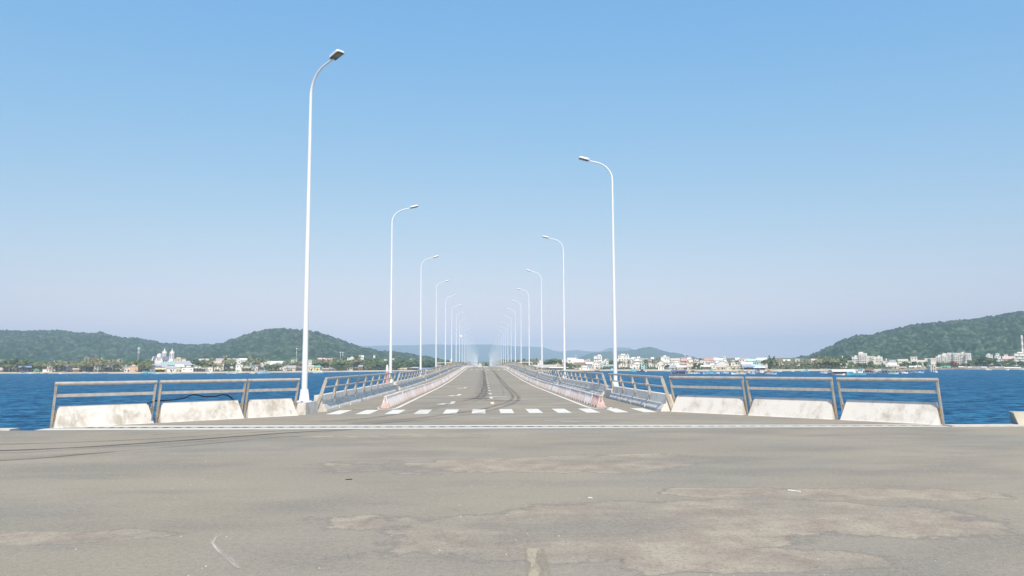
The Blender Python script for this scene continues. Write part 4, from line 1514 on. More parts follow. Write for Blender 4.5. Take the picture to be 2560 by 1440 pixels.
        MB().tube([(0, d / 2, z), (0, d / 2, z + h_ * .1)], [.3, .05], 6).build('finial', 'c_' + wall, t)
    return t
HOUSES = '''
-8 6 899 40|F|white|white|white three-storey house cut by the left photo border
50 75 915 20|C|slate|blue|beach hut with blue canopy roof near the left border
54 72 910 40|X|grey|grey|dark grey roof rising behind the blue canopy hut
86 97 921 14|Y|green|green|small green shed on the sand right of blue hut
119 132 906 45|F|white|white|white stepped house among palms, upper terrace open
130 147 903 60|F|white|grey|flat-roofed white pavilion behind the stepped house
110 136 920 18|F|white|brown|low white beach house with reddish doors below stepped house
162 178 913 30|X|slate|slate|small blue-grey house with grey roof among palms
177 198 909 60|X|white|terracotta|white house with faded red roof left of the villa
184 200 921 17|C|beige|beige|low open beach stall with pale roof
228 250 896 75|X|white|darkred|white villa with dark red roof above the palms
212 223 894 90|F|white|white|small white roof terrace left of dark red villa
215 233 913 24|C|dark|brown|brown open pavilion below the dark red villa
236 244 905 40|Y|white|orange|narrow white house with orange gable beside palms
262 280 914 22|C|dark|grey|dark beach shelter under the palms left of mast
271 281 900 90|F|white|white|tiny white flat roof above the palm grove
287 304 899 95|F|white|white|pair of white roof blocks above the palm grove
307 316 911 30|F|white|white|slim white building left of the white beach shack
311 327 916 20|Y|white|white|white beach shack with small gable below the mast
326 344 913 22|F|orange|white|beach house with orange and blue wall below the mast
352 372 917 20|C|dark|brown|dark thatched stall on the beach before the church
430 462 895 130|B|cream|cream|long cream building right of the church
380 415 910 34|X|white|grey|wide grey roofed hall directly below the church
377 400 915 26|X|grey|slate|low slate roof in front of the church hall
404 432 906 50|X|white|teal|teal roofed house below the right church tower
428 483 903 62|X|white|grey|large white hall with long grey roof right of church
390 412 920 16|C|dark|yellow|yellow awning stall on the beach below the church
416 438 916 18|X|white|grey|white beach house with grey roof beside yellow awning
440 458 912 26|X|cream|white|cream house with shallow white roof on the beach
456 482 916 20|F|white|green|white house with green awning on the beach
482 505 913 24|A|white|white|white warehouse with curved roof end
514 531 917 20|F|white|white|plain white box house between warehouse and palms
505 515 919 22|C|beige|grey|small grey shelter between warehouse and box house
498 520 897 120|X|beige|beige|beige roof above the trees right of church hall
536 558 902 60|X|white|orange|bright orange roofed house among palms
549 560 906 55|Y|white|white|white gable beside the orange roof
585 602 895 90|Y|white|white|white villa with steep gable right of orange roof
598 617 896 95|X|white|white|white villa with long sloping roof above the arched shed
540 592 896 150|X|white|grey|long low white roof line behind the orange roofed house
590 606 911 20|F|white|white|tall white wall block left of the arched shed
605 629 913 18|A|beige|green|open shed with arched pale green roof
632 645 910 40|F|white|brown|white two-storey house right of arched shed
645 664 912 30|C|grey|grey|grey open shelter right of the arched shed
660 670 917 18|Y|beige|white|little beige gabled hut beside the dark bushes
655 672 901 80|Y|white|white|white gable above the arched shed
668 712 903 90|X|white|white|long white roof left of the slim mast
694 714 909 60|F|white|white|white building below the long white roof
708 724 912 28|Y|white|white|white shed with leaning roof left of grey hut
714 738 914 20|X|beige|grey|grey roofed beige hut on the beach by first lamp
728 742 899 120|F|white|white|white rooftop beside the slim white mast
744 762 904 60|Y|white|grey|white house partly behind the first lamp pole
742 760 915 24|C|grey|brown|brown stall left of the first lamp pole
771 779 899 40|F|white|white|tall narrow white house just right of first lamp
770 784 913 22|X|cream|beige|cream beach house right of first lamp
782 800 914 20|X|yellow|green|yellow walled hut with green roof right of first lamp
795 812 895 170|X|white|pink|small pinkish roof on the slope above the grove
812 830 896 170|X|white|pink|white house with pinkish roof above the grove, second from first lamp
806 822 921 16|C|beige|beige|long low boat shelter in the grove
826 842 921 17|C|beige|grey|second low boat shelter in the grove
868 881 916 18|F|white|white|square white shed on the beach between two lamps
882 896 918 18|C|brown|brown|brown boat shed right of the square white shed
896 906 913 22|X|brown|grey|dark brown hut beside the palms near second lamp
898 909 889 300|X|white|white|white house on the slope left of second lamp
868 884 893 280|F|white|white|small white roof on the slope above square shed
960 968 898 260|F|white|white|tiny white house left of second lamp on the slope
980 985 896 280|F|white|white|tiny white house right of second lamp on the slope
1022 1033 897 260|T|white|white|white villa with pointed top left of third lamp
1017 1045 918 16|C|dark|beige|beige boathouse with dark opening near the bridge
996 1016 920 18|X|orange|beige|low orange walled hut left of the boathouse
1048 1082 920 20|X|blue|blue|low blue tarpaulin shelter beside the bridge
1193 1206 908 60|T|white|white|white gatehouse with turrets at the far bridge end
1208 1222 915 40|F|white|white|low white wall house at the far bridge end
1333 1392 912 26|X|beige|beige|long low beige market shed behind the right railing
1386 1404 907 34|Y|beige|beige|thatched gable hut beside the long market shed
1344 1358 899 70|Y|white|white|white gable above the market shed
1340 1372 917 16|C|dark|beige|open stalls in front of the market shed
1374 1408 918 15|C|dark|white|open stalls below the thatched gable
1405 1420 898 60|F|white|white|white flat house left of the second right lamp
1420 1440 895 70|X|white|white|white house with long plain roof right of second right lamp
1430 1459 899 60|X|white|white|white house with long pitched roof, second row
1436 1462 906 35|X|white|brown|white house with brown eaves on the harbour front
1449 1473 916 18|F|white|beige|low white house with curved terrace railing
1462 1482 905 50|X|paleblue|white|pale blue house behind the curved terrace
1485 1505 888 80|B|white|white|tall white block of flats between second and first right lamps
1480 1501 904 30|Y|white|white|white gabled house below the tall flats
1472 1484 914 20|F|beige|grey|small beige house left of the white gable
1510 1520 896 60|Y|white|grey|white house with tall gable right of flats
1515 1524 900 50|Y|white|beige|white house with round window
1505 1536 912 20|C|teal|teal|turquoise open house on the harbour front
1520 1534 902 45|F|white|white|white house left of the first right lamp
1546 1573 886 70|F|white|white|big white windowless warehouse block right of first right lamp
1572 1592 896 75|F|white|white|lower white extension of the warehouse block
1584 1604 893 70|B|white|white|white balconied flats right of the warehouse
1575 1604 908 30|F|white|white|white two-storey house before the balconied flats
1603 1617 902 30|F|mint|white|white house with mint side beside palms
1598 1606 895 90|F|white|grey|small white tower house behind the flats
1622 1634 897 70|F|white|white|white cube house above the palms
1640 1658 898 60|Y|white|white|white house with gable left of the rooftop villa
1653 1674 890 70|F|white|white|white rooftop villa with arched attic, highest in its row
1657 1679 905 40|F|white|grey|white house with wide dark eaves
1645 1660 915 18|F|white|white|small white boathouse with two doors
1678 1700 896 70|X|white|beige|white roofs left of the pink building
1680 1698 904 40|B|white|white|white balconied house left of the pink building
1673 1688 916 18|X|beige|grey|beige shed with grey roof behind the floating house
1703 1718 893 60|B|pink|pink|pink multi-storey building in the town
1712 1736 891 75|T|white|white|white tiered house behind the pink building
1722 1736 906 34|F|yellow|terracotta|small yellow house with terracotta eaves
1735 1749 903 45|F|white|grey|white house right of the yellow house
1693 1722 914 22|X|beige|white|long low harbour shed below the pink building
1718 1738 912 26|X|cream|beige|cream shed below the yellow house
1755 1770 900 60|F|white|white|white cube left of the red-roofed town house
1762 1784 896 70|X|white|terracotta|town house with orange-red pitched roof
1768 1786 905 45|F|beige|white|beige house below the red pitched roof
1752 1776 913 22|C|grey|white|white roofed open shed behind the pale blue boat
1770 1790 910 30|F|white|white|white cube behind the pale blue boat
1790 1822 901 55|Y|white|white|large white hall with broad gable
1803 1819 891 110|T|white|white|tiered white house standing highest in mid town
1786 1806 896 75|X|paleblue|white|pale blue house beside the broad white gable
1827 1839 903 50|Y|white|white|white gabled house with dark eaves
1815 1850 913 22|B|cream|cream|long cream harbour building with columns
1790 1816 914 20|X|beige|beige|beige harbour shed left of the cream building
1849 1862 896 70|F|white|white|white block with terraces left of teal roof
1858 1872 895 80|B|white|white|white flats beside the teal roof
1843 1858 905 40|F|beige|white|beige cube house below the white block
1870 1892 897 75|X|mint|mint|pale mint roofed house in the town
1855 1880 905 36|X|white|white|white arched-front house above the blue canopy
1893 1916 895 70|X|white|white|white house with wide roof right of mint roof
1890 1912 902 50|F|mint|mint|large mint coloured house near the grove
1857 1884 915 18|C|navy|blue|blue canopied harbour shed
1880 1902 912 24|X|paleblue|paleblue|pale blue shed right of the blue canopy
1884 1912 917 16|C|navy|white|white canopied stall with dark interior near the grove
1900 1918 909 30|F|white|white|white house at the grove edge
1938 1956 897 110|X|white|brown|white house with brown roof above the grove
1956 1975 899 110|X|white|white|white house with white roof above the grove
1989 1999 896 90|F|white|white|white tower house rising from the grove
2030 2048 897 110|X|white|pink|villa with pinkish striped roof above the grove
2093 2106 906 60|X|white|grey|white hut left of the stepped hotel
2100 2124 909 50|X|white|beige|low beige roofs left of the stepped hotel
2120 2136 901 80|F|white|white|white annex beside the stepped hotel
2214 2224 905 60|F|white|white|narrow white house right of the stepped hotel
2222 2240 907 40|X|white|white|white roofed house before the breakwater
2225 2246 912 26|X|beige|beige|row of low beige roofs near the breakwater
2244 2264 917 18|C|grey|beige|low shelter on the breakwater left of water tower
2226 2238 901 90|X|white|grey|white ridge house above the low beige roofs
2247 2269 898 110|X|white|beige|white villa with dome roof left of square house
2278 2293 891 90|F|white|white|square white house left of the water tower
2293 2313 900 90|X|white|beige|low white villa beside the square house
2274 2290 915 22|X|white|white|low white building before the trees
2288 2310 915 24|F|white|cream|low cream building before the trees
2315 2338 896 80|X|white|beige|white villa right behind the water tower
2352 2374 915 26|X|white|green|low white house with green roof below the long hotel
2340 2352 919 20|X|white|white|small white hut beside the water tower
2398 2408 916 10|S|white|white|first stilt house of the row right of the breakwater
2411 2420 917 8|S|white|beige|small stilt house, second in the row
2421 2431 917 8|S|paleblue|white|pale blue stilt house, third in the row
2433 2452 917 8|S|white|beige|wide stilt house in the middle of the row
2454 2465 917 8|S|white|white|white stilt house right of the wide one
2476 2487 917 8|S|beige|beige|beige stilt house below the round pavilion
2489 2499 917 8|S|white|white|white stilt house below the round pavilion
2501 2510 917 8|S|cream|beige|cream stilt house right of the pavilion
2513 2528 918 8|S|white|white|low stilt house, second from the right border
2530 2549 918 8|S|beige|white|last stilt house near the right border
2474 2502 906 40|A|white|beige|round pavilion with layered domed roof
2468 2482 885 170|F|white|white|white hillside villa in the dark trees
2486 2504 882 190|T|white|white|stepped white hillside villa under the right hill
2510 2536 891 150|X|cream|pink|cream villa with pinkish roof on the right slope
2512 2520 885 165|F|white|white|white drum-shaped rooftop beside the cream villa
2540 2575 881 120|B|white|white|big white house cut by the right photo border
2534 2552 897 80|Y|white|white|white gable below the big white house
'''
rf = random.Random(63)
FILL = [(1402, 1545, 896, 906, 26), (1545, 1700, 893, 906, 24), (1700, 1905, 894, 907, 34), (2215, 2330, 900, 910, 9), (585, 770, 900, 909, 10), (430, 560, 902, 910, 7)]
fn = 0
fl_ = []
for (xa, xb, ya_, yb_, n__) in FILL:
    for i in range(n__):
        cx_ = xa + (xb - xa) * (i + rf.random()) / n__
        q = rf.random()
        fl_.append((cx_, xa, rf.uniform(5, 12), ya_ + (yb_ - ya_) * (1 - q), 45 + 95 * q))
for gi, (xa, *_r) in enumerate(FILL):
    where = ('beside the second right lamp', 'right of the big warehouse', 'in the middle of the town', 'near the water tower', 'below the round hill', 'right of the church')[gi]
    ii = 0
    for (cx_, k_, w_, y_, b_) in sorted(f for f in fl_ if f[1] == xa):
        ii += 1
        kd = rf.choice('FFXXYB'); wc = rf.choice(('white', 'white', 'white', 'white', 'cream', 'beige', 'mint')); rc = rf.choice(('white', 'white', 'grey', 'beige', 'beige', 'terracotta'))
        o = house(cx_ - w_ / 2, cx_ + w_ / 2, y_, b_, kd, wc, rc, 'small back-row %s house, %s from the left %s' % (wc, ordw(ii), where))
        o['group'] = 'small back-row houses ' + where
for ln in HOUSES.strip().split('\n'):
    a, kind, wall, roof, label = ln.split('|')
    x0, x1, yt, b = [float(v) for v in a.split()]
    house(x0, x1, yt, b, kind, wall, roof, label, cat='building' if kind == 'B' else 'shed' if kind in 'AC' else 'house')
# ================================================================== LANDMARKS
def frame_at(px, b, D=None):
    if D is None: D = shore(px).y + b
    x, y = at_px(px, D)
    return x, y, D
def slit(t, x, y, z, w, h_):
    o = bpy.data.objects.new('window', WIN); COL.objects.link(o); o.parent = t; o.location = (x, y, z); o.scale = (w, 1, h_)
# church
x, y, D = frame_at(404, 85)
u = D / F                                  # metres per photo pixel here
def zz(py, px=404): return AT(px, py, D).z
z0 = land_h(404, 85) - .2
ch = thing('church', 'white twin-towered church with slate roofs above the beach houses', 'church', (x, y, z0), -math.atan2(x, y) - .25)
def X(px): return (px - 404) * u
def Z(py): return zz(py) - z0
W_ = 'c_white'
MB().box(X(377), X(424), 3, 13, 0, Z(901)).build('wall', W_, ch)
for s_ in ((378, 392), (401, 424)):
    MB().prism([(2.4, Z(901.5)), (8, Z(891)), (13.6, Z(901.5)), (13.6, Z(900.7)), (8, Z(890.2)), (2.4, Z(900.7))], lambda a, b: (X(s_[0]), a, b), lambda a, b: (X(s_[1]), a, b)).build('roof', 'c_slate', ch)
MB().prism([(X(386.5), 0), (X(405), 0), (X(405), Z(902)), (X(400), Z(894)), (X(399.5), Z(886)), (X(396), Z(883)), (X(391.5), Z(886)), (X(391), Z(894)), (X(386.5), Z(902))],
           lambda a, b: (a, 1.6, b), lambda a, b: (a, 7, b)).build('front_gable', W_, ch)
MB().prism([(X(377), Z(903)), (X(382), Z(891)), (X(383.5), Z(891)), (X(381), Z(903))], lambda a, b: (a, 2.2, b), lambda a, b: (a, 3.0, b)).build('side_parapet', W_, ch)
MB().prism([(X(417), Z(905)), (X(422), Z(894)), (X(427), Z(905))], lambda a, b: (a, 1.2, b), lambda a, b: (a, 3.0, b)).build('porch_gable', W_, ch)
for cx_, ty, yo in ((401.0, 880, 12), (424.5, 881, 2)):
    tw = 4.4 * u
    MB().box(X(cx_) - tw, X(cx_) + tw, yo, yo + 2 * tw, 0, Z(ty + 2)).build('tower', W_, ch)
    mb = MB()
    for (sx, sy) in ((-1, -1), (1, -1), (1, 1), (-1, 1)):
        px_, py_ = X(cx_) + sx * (tw - .3), yo + tw + sy * (tw - .3)
        mb.tube([(px_, py_, Z(ty + 2)), (px_, py_, Z(ty + .5)), (px_, py_, Z(ty - 3.5))], [.42, .4, .04], 6)
    mb.build('pinnacles', W_, ch)
    MB().tube([(X(cx_), yo + tw, Z(ty + 2)), (X(cx_), yo + tw, Z(ty - 3)), (X(cx_), yo + tw, Z(ty - 4)), (X(cx_), yo + tw, Z(ty - 11.5))], [tw * .72, tw * .66, tw * .34, .05], 8).build('spire', W_, ch)
    for k_ in (-1, 1):
        slit(ch, X(cx_) + k_ * .9, yo, Z(ty + 6), .8, 2.6); slit(ch, X(cx_) + k_ * .9, yo, Z(ty + 13), .8, 2.2)
for k_ in (-1, 0, 1): slit(ch, X(395.8) + k_ * 1.3, 1.6, Z(897), .6, 3.2 + (.8 if k_ == 0 else 0))
for k_ in range(5): slit(ch, X(406) + k_ * 1.6, 3, Z(904), .7, 1.8)
for k_ in range(2): slit(ch, X(380) + k_ * 1.6, 3, Z(904), .7, 1.8)

# telecom masts
def mast(px, yt, yb, b, label, r0_=.35, panels=True, cat='mast'):
    x, y, D = frame_at(px, b)
    z0 = min(AT(px, yb, D).z, land_h(px, b)); zt = AT(px, yt, D).z
    t = thing('telecom_mast', label, cat, (x, y, z0))
    H_ = zt - z0
    mb = MB()
    for k_ in range(3):
        a = k_ * 2.094
        mb.tube([(math.cos(a) * r0_ * 1.6, math.sin(a) * r0_ * 1.6, 0), (math.cos(a) * r0_ * .6, math.sin(a) * r0_ * .6, H_)], [.11, .08], 4)
    n_ = int(H_ / 1.6)
    for k_ in range(n_):
        a0, a1 = (k_ % 3) * 2.094, ((k_ + 1) % 3) * 2.094
        f0, f1 = 1 - k_ / n_ * .62, 1 - (k_ + 1) / n_ * .62
        for q in range(3):
            a0, a1 = q * 2.094, (q + 1) * 2.094
            mb.tube([(math.cos(a0) * r0_ * 1.6 * f0, math.sin(a0) * r0_ * 1.6 * f0, k_ * H_ / n_), (math.cos(a1) * r0_ * 1.6 * f1, math.sin(a1) * r0_ * 1.6 * f1, (k_ + 1) * H_ / n_)], .06, 3)
    mb.build('lattice', 'mast_steel', t)
    if panels:
        for k_ in range(3):
            a = k_ * 2.094 + .5
            MB().box(math.cos(a) * 1.0 - .28, math.cos(a) * 1.0 + .28, math.sin(a) * 1.0 - .15, math.sin(a) * 1.0 + .15, H_ - 3.2, H_ - .6).build('antenna_panel', 'pole_white', t)
            MB().box(math.cos(a) * .8 - .24, math.cos(a) * .8 + .24, math.sin(a) * .8 - .15, math.sin(a) * .8 + .15, H_ - 7.0, H_ - 4.8).build('antenna_panel', 'pole_white', t)
    else:
        MB().ellipsoid((0, -.2, H_ - .5), (.75, .5, .75)).build('dish', 'pole_white', t)
        MB().ellipsoid((0, -.2, H_ * .8), (.5, .35, .5)).build('dish', 'pole_white', t)
    return t
mast(344.5, 867, 903, 90, 'steel telecom mast with white antenna panels left of the church', .7)
mast(740.5, 870.5, 905, 110, 'slim mast with round white top just left of first lamp pole', .45, False)
mast(850.5, 880, 903, 130, 'thin mast above the grove, first of the pair right of the lamp pole', .35, False)
mast(856.5, 881, 903, 130, 'thin mast above the grove, second of the pair right of the lamp pole', .3, False)
mast(2107, 891, 912, 110, 'slender white mast left of the stepped hotel', .6, False)
mast(2216, 897, 915, 70, 'thin mast just right of the stepped hotel', .35, False)
mast(1713, 886, 900, 70, 'thin mast on the roofline of the pink building', .25, False)
mast(1440, 888, 905, 90, 'thin antenna above the white houses right of second right lamp', .25, False)
mast(1570, 885, 900, 90, 'thin antenna beside the white warehouse block', .25, False)
# slim white pylon on the slope
x, y, D = frame_at(935.5, 270)
z0 = land_h(935.5, 270); zt = AT(935.5, 887, D).z
t = thing('slope_tower', 'small slim white tower on the green slope left of second lamp', 'tower', (x, y, z0))
MB().box(-1.3, 1.3, -1.3, 1.3, 0, zt - z0 - 1).build('shaft', 'c_white', t)
MB().box(-1.6, 1.6, -1.6, 1.6, zt - z0 - 1, zt - z0).build('cap', 'c_grey', t)
# red and white tower at the right border
x, y, D = frame_at(2558.5, 130)
z0 = land_h(2558, 130); zt = AT(2558, 838, D).z; H_ = zt - z0
t = thing('radio_tower', 'tall pale banded tower cut by the right photo border', 'tower', (x, y, z0))
n_ = 9
for k_ in range(n_):
    za, zb = H_ * k_ / n_, H_ * (k_ + 1) / n_
    MB().box(-.8, .8, -.8, .8, za, zb - .01).build('tower_band', 'c_beige' if k_ % 2 else 'marker_white', t)

# stepped hotel
def hotel(name, label, blocks, b, pxc):
    x, y, D = frame_at(pxc, b)
    z0 = land_h(pxc, b) - .3
    t = thing(name, label, 'hotel', (x, y, z0), -math.atan2(x, y))
    u = D / F
    for (xa, xb, yt, yo, dep, nf) in blocks:
        xa_, xb_ = (xa - pxc) * u, (xb - pxc) * u
        H_ = AT(pxc, yt, D).z - z0
        MB().box(xa_, xb_, yo, yo + dep, 0, H_).build('wall', 'c_white', t)
        MB().box(xa_ - .25, xb_ + .25, yo - .3, yo + dep + .2, H_, H_ + .45).build('roof', 'c_white', t)
        lo = max(1.5, H_ - nf * 3.1)
        nc = max(1, round((xb_ - xa_) / 2.8))
        windows(t, (xb_ - xa_) * .92, lo, H_ - .4, yo - .0, nc, nf, 1.3, 1.5, x0=(xa_ + xb_) / 2)
        for f_ in range(nf):
            zc = H_ - (f_ + .96) * (H_ - lo) / nf
            MB().box(xa_ + .3, xb_ - .3, yo - .85, yo - .03, zc - .1, zc + .45).build('balcony', 'c_white', t)
    return t
hotel('hotel', 'white stepped hotel with a taller middle tower behind the moored boats', [
    (2133, 2148.5, 892.5, 4, 12, 4), (2140, 2147, 889, 10, 8, 1), (2149, 2169, 884, 2, 14, 6), (2150, 2160, 880.5, 6, 8, 1), (2169.5, 2178, 891, 5, 12, 5), (2178.5, 2186, 891.5, 3, 12, 4),
    (2186.5, 2204, 893, 6, 12, 4), (2194, 2199, 890.5, 9, 6, 1), (2204.5, 2214, 904, 3, 10, 2)], 95, 2172)
hotel('hotel', 'long white hotel block stepping up to the right behind the breakwater', [
    (2345, 2357, 891, 3, 14, 5), (2350, 2358, 887.5, 9, 10, 1), (2358.5, 2370, 886.5, 5, 14, 6), (2361, 2369, 883.5, 8, 10, 1), (2371, 2384, 882.5, 8, 12, 6), (2384.5, 2399, 883, 4, 14, 6),
    (2400.5, 2410, 882.8, 9, 12, 7), (2404, 2408, 880.5, 12, 5, 1), (2411, 2423.5, 884, 3, 14, 7), (2409, 2426, 905, -2, 6, 1)], 120, 2384)

# water tower standing in the sea
Dw = 545
x, y = at_px(2330, Dw); u = Dw / F
zt = AT(2330, 896.5, Dw).z; zc = AT(2330, 909, Dw).z
t = thing('water_tower', 'pale water tower on six columns standing in the sea', 'water tower', (x, y, WATER_Z))
def ring(r_, z): return [(math.cos(math.pi / 4 + k_ * math.pi / 2) * r_, math.sin(math.pi / 4 + k_ * math.pi / 2) * r_, z) for k_ in range(4)]
R_ = 8.2 * u * 1.30
MB().hexa(ring(R_ * .86, zc - WATER_Z) + ring(R_ * .92, zt - WATER_Z - .6)).build('tank', 'c_cream', t)
MB().hexa(ring(R_ * 1.06, zt - WATER_Z - .6) + ring(R_ * 1.0, zt - WATER_Z)).build('roof', 'c_cream', t)
MB().hexa(ring(R_ * 1.0, zc - WATER_Z - .4) + ring(R_ * 1.0, zc - WATER_Z)).build('tank_floor', 'c_cream', t)
for k_ in range(3):
    for s_ in (-1, 1):
        xx = (k_ - 1) * R_ * .56; yy = s_ * R_ * .45
        MB().tube([(xx, yy, -1.5), (xx, yy, zc - WATER_Z - .4)], .36, 8).build('column', 'c_cream', t, smooth=True)
MB().box(-R_ * .7, R_ * .7, -R_ * .5, R_ * .5, (zc - WATER_Z) * .42, (zc - WATER_Z) * .42 + .35).build('brace', 'c_cream', t)

# breakwater of loose rock
mb = MB(); rk = random.Random(12)
for _ in range(900):
    px = rk.uniform(2212, 2412)
    Dq = shore(px).y - rk.uniform(-4, 22)
    x, y = at_px(px, Dq)
    s_ = rk.uniform(.5, 1.5); z = WATER_Z + rk.uniform(-.3, 1.3) * (1 - abs((shore(px).y - 8 - Dq) / 16) * .6)
    mb.hexa([(x - s_ * rk.uniform(.6, 1), y - s_, z - s_), (x + s_, y - s_ * .7, z - s_), (x + s_, y + s_, z - s_), (x - s_, y + s_ * .8, z - s_),
             (x - s_ * .6, y - s_ * .5, z + s_ * .5), (x + s_ * .5, y - s_ * .6, z + s_ * .7), (x + s_ * .7, y + s_ * .6, z + s_ * .5), (x - s_ * .5, y + s_ * .7, z + s_ * .6)])
tag(mb.build('breakwater_rocks', 'rubble'), 'brown heap of breakwater rocks below the water tower', kind='stuff')

# ================================================================== BOATS
br_ = random.Random(44)
def boat(x0, x1, ywl, yt, hull, cabin, roof, kind, label):
    px = (x0 + x1) / 2
    P_ = G(px, ywl, WATER_Z); D = P_.y
    L = (x1 - x0) * D / F
    H_ = max(1.6, AT(px, yt, D).z - WATER_Z)
    s_ = shore(px)
    z0 = WATER_Z if D < s_.y - 1 else land_h(px, D - s_.y) + .1
    rz = -math.atan2(P_.x, P_.y) + br_.uniform(-.25, .25) + (math.pi if br_.random() < .5 else 0)
    nm = {'f': 'fishing_boat', 's': 'small_boat', 'c': 'canopy_boat', 'r': 'floating_house'}[kind]
    t = thing(nm, label, 'boat' if kind != 'r' else 'floating house', (P_.x, P_.y, z0), rz)
    if kind == 'r':
        dd = L * .45
        MB().box(-L / 2, L / 2, -dd / 2, dd / 2, -.1, .35).build('raft', 'c_brown', t)
        for k_ in range(7):
            MB().tube([(-L / 2 + L * (k_ + .5) / 7 - .7, -dd / 2 - .3, .05), (-L / 2 + L * (k_ + .5) / 7 + .7, -dd / 2 - .3, .05)], .38, 8).build('barrel', 'c_blue', t, smooth=True)
        xa, xb = -L * .40, L * .40
        hw = H_ - .9
        MB().prism([(-dd * .42, hw - .1), (0, H_ - .1), (dd * .42, hw - .1), (dd * .42, hw + .08), (0, H_ + .08), (-dd * .42, hw + .08)], lambda a, b: (xa, a, b), lambda a, b: (xb, a, b)).build('roof', 'c_' + roof, t)
        n_ = max(3, round(L / 3.5))
        for k_ in range(n_):
            for yy in (-dd * .36, dd * .36): unitbox('post', 'c_beige', t, (xa + .2 + (xb - xa - .4) * k_ / (n_ - 1), yy, hw / 2 + .17), (.16, .16, hw - .35))
        unitbox('hut', 'c_' + cabin, t, (-L * .1, dd * .08, .35 + (hw - .45) / 2), (L * .5, dd * .5, hw - .45))
        unitbox('net_box', 'c_' + hull, t, (L * .3, -dd * .1, .75), (L * .12, dd * .3, .8))
        for k_ in range(3): slit(t, -L * .28 + k_ * L * .17, dd * .08 - dd * .25, hw * .5, 1.0, 1.0)
        return t
    hb = min(H_ * (.55 if kind == 's' else .40), 1.7 + L * .02)
    n_ = 10; mb = MB(); B_ = max(.8, L * .14)
    for i in range(n_ + 1):
        q = i / n_; xx = -L / 2 + L * q
        wd = B_ * (math.sin(math.pi * min(1, q * .82 + .30)) ** .7 if q < 1 else .02) * (1.0 if q < .75 else max(.03, (1 - q) / .25) ** .6)
        sheer = hb * (.72 + .55 * max(0, q - .55) ** 1.5 * 3.2 + .25 * max(0, .25 - q) * 2)
        ov = L * .05 * max(0, q - .7) / .3
        mb.v += [(xx - ov, -wd * .15, -.5), (xx - ov * .5, -wd * .75, .1), (xx, -wd, sheer), (xx, -wd * .9, sheer), (xx, wd * .9, sheer), (xx, wd, sheer), (xx - ov * .5, wd * .75, .1), (xx - ov, wd * .15, -.5)]
    for i in range(n_):
        for j in range(8):
            a = i * 8 + j; b = i * 8 + (j + 1) % 8
            if j == 3: continue
            mb.f.append((a, b, b + 8, a + 8))
    for i in range(n_): mb.f.append((i * 8 + 3, i * 8 + 4, i * 8 + 12, i * 8 + 11))
    mb.f.append(tuple(range(8))); mb.f.append(tuple(n_ * 8 + j for j in reversed(range(8))))
    mb.build('hull', 'c_' + hull, t)
    dk = hb * .74
    if kind == 'f':
        ch_ = max(1.0, (H_ - dk) * .72)
        unitbox('cabin', 'c_' + cabin, t, (-L * .22, 0, dk + ch_ / 2), (L * .26, B_ * 1.25, ch_))
        unitbox('cabin_roof', 'c_' + roof, t, (-L * .21, 0, dk + ch_ + .08), (L * .34, B_ * 1.55, .16))
        for k_ in range(3):
            for yy in (-1, 1): slit(t, -L * .30 + k_ * L * .08, yy * B_ * .625 + (-.0 if yy < 0 else .04), dk + ch_ * .62, L * .045, ch_ * .35)
        unitbox('deck_house', 'c_' + cabin, t, (L * .06, 0, dk + ch_ * .2), (L * .16, B_ * .9, ch_ * .4))
        MB().tube([(L * .16, 0, dk * .9), (L * .16, 0, H_ * 1.35)], .08, 5).build('mast', 'mast_steel', t)
        MB().tube([(-L * .34, 0, dk + ch_), (-L * .36, 0, H_ * 1.2)], .06, 5).build('mast', 'mast_steel', t)
    elif kind == 'c':
        hw = H_ - .2
        unitbox('canopy', 'c_' + roof, t, (-L * .05, 0, hw), (L * .62, B_ * 1.8, .16))
        for xx in (-.34, -.1, .22):
            for yy in (-1, 1): MB().tube([(L * xx, yy * B_ * .7, dk * .9), (L * xx, yy * B_ * .7, hw)], .07, 5).build('post', 'c_beige', t)
        unitbox('cabin', 'c_' + cabin, t, (-L * .15, 0, dk + (hw - dk) * .38), (L * .3, B_ * 1.1, (hw - dk) * .76))
    else:
        unitbox('thwart', 'c_' + cabin, t, (0, 0, dk + .1), (L * .3, B_ * .9, .5))
    return t
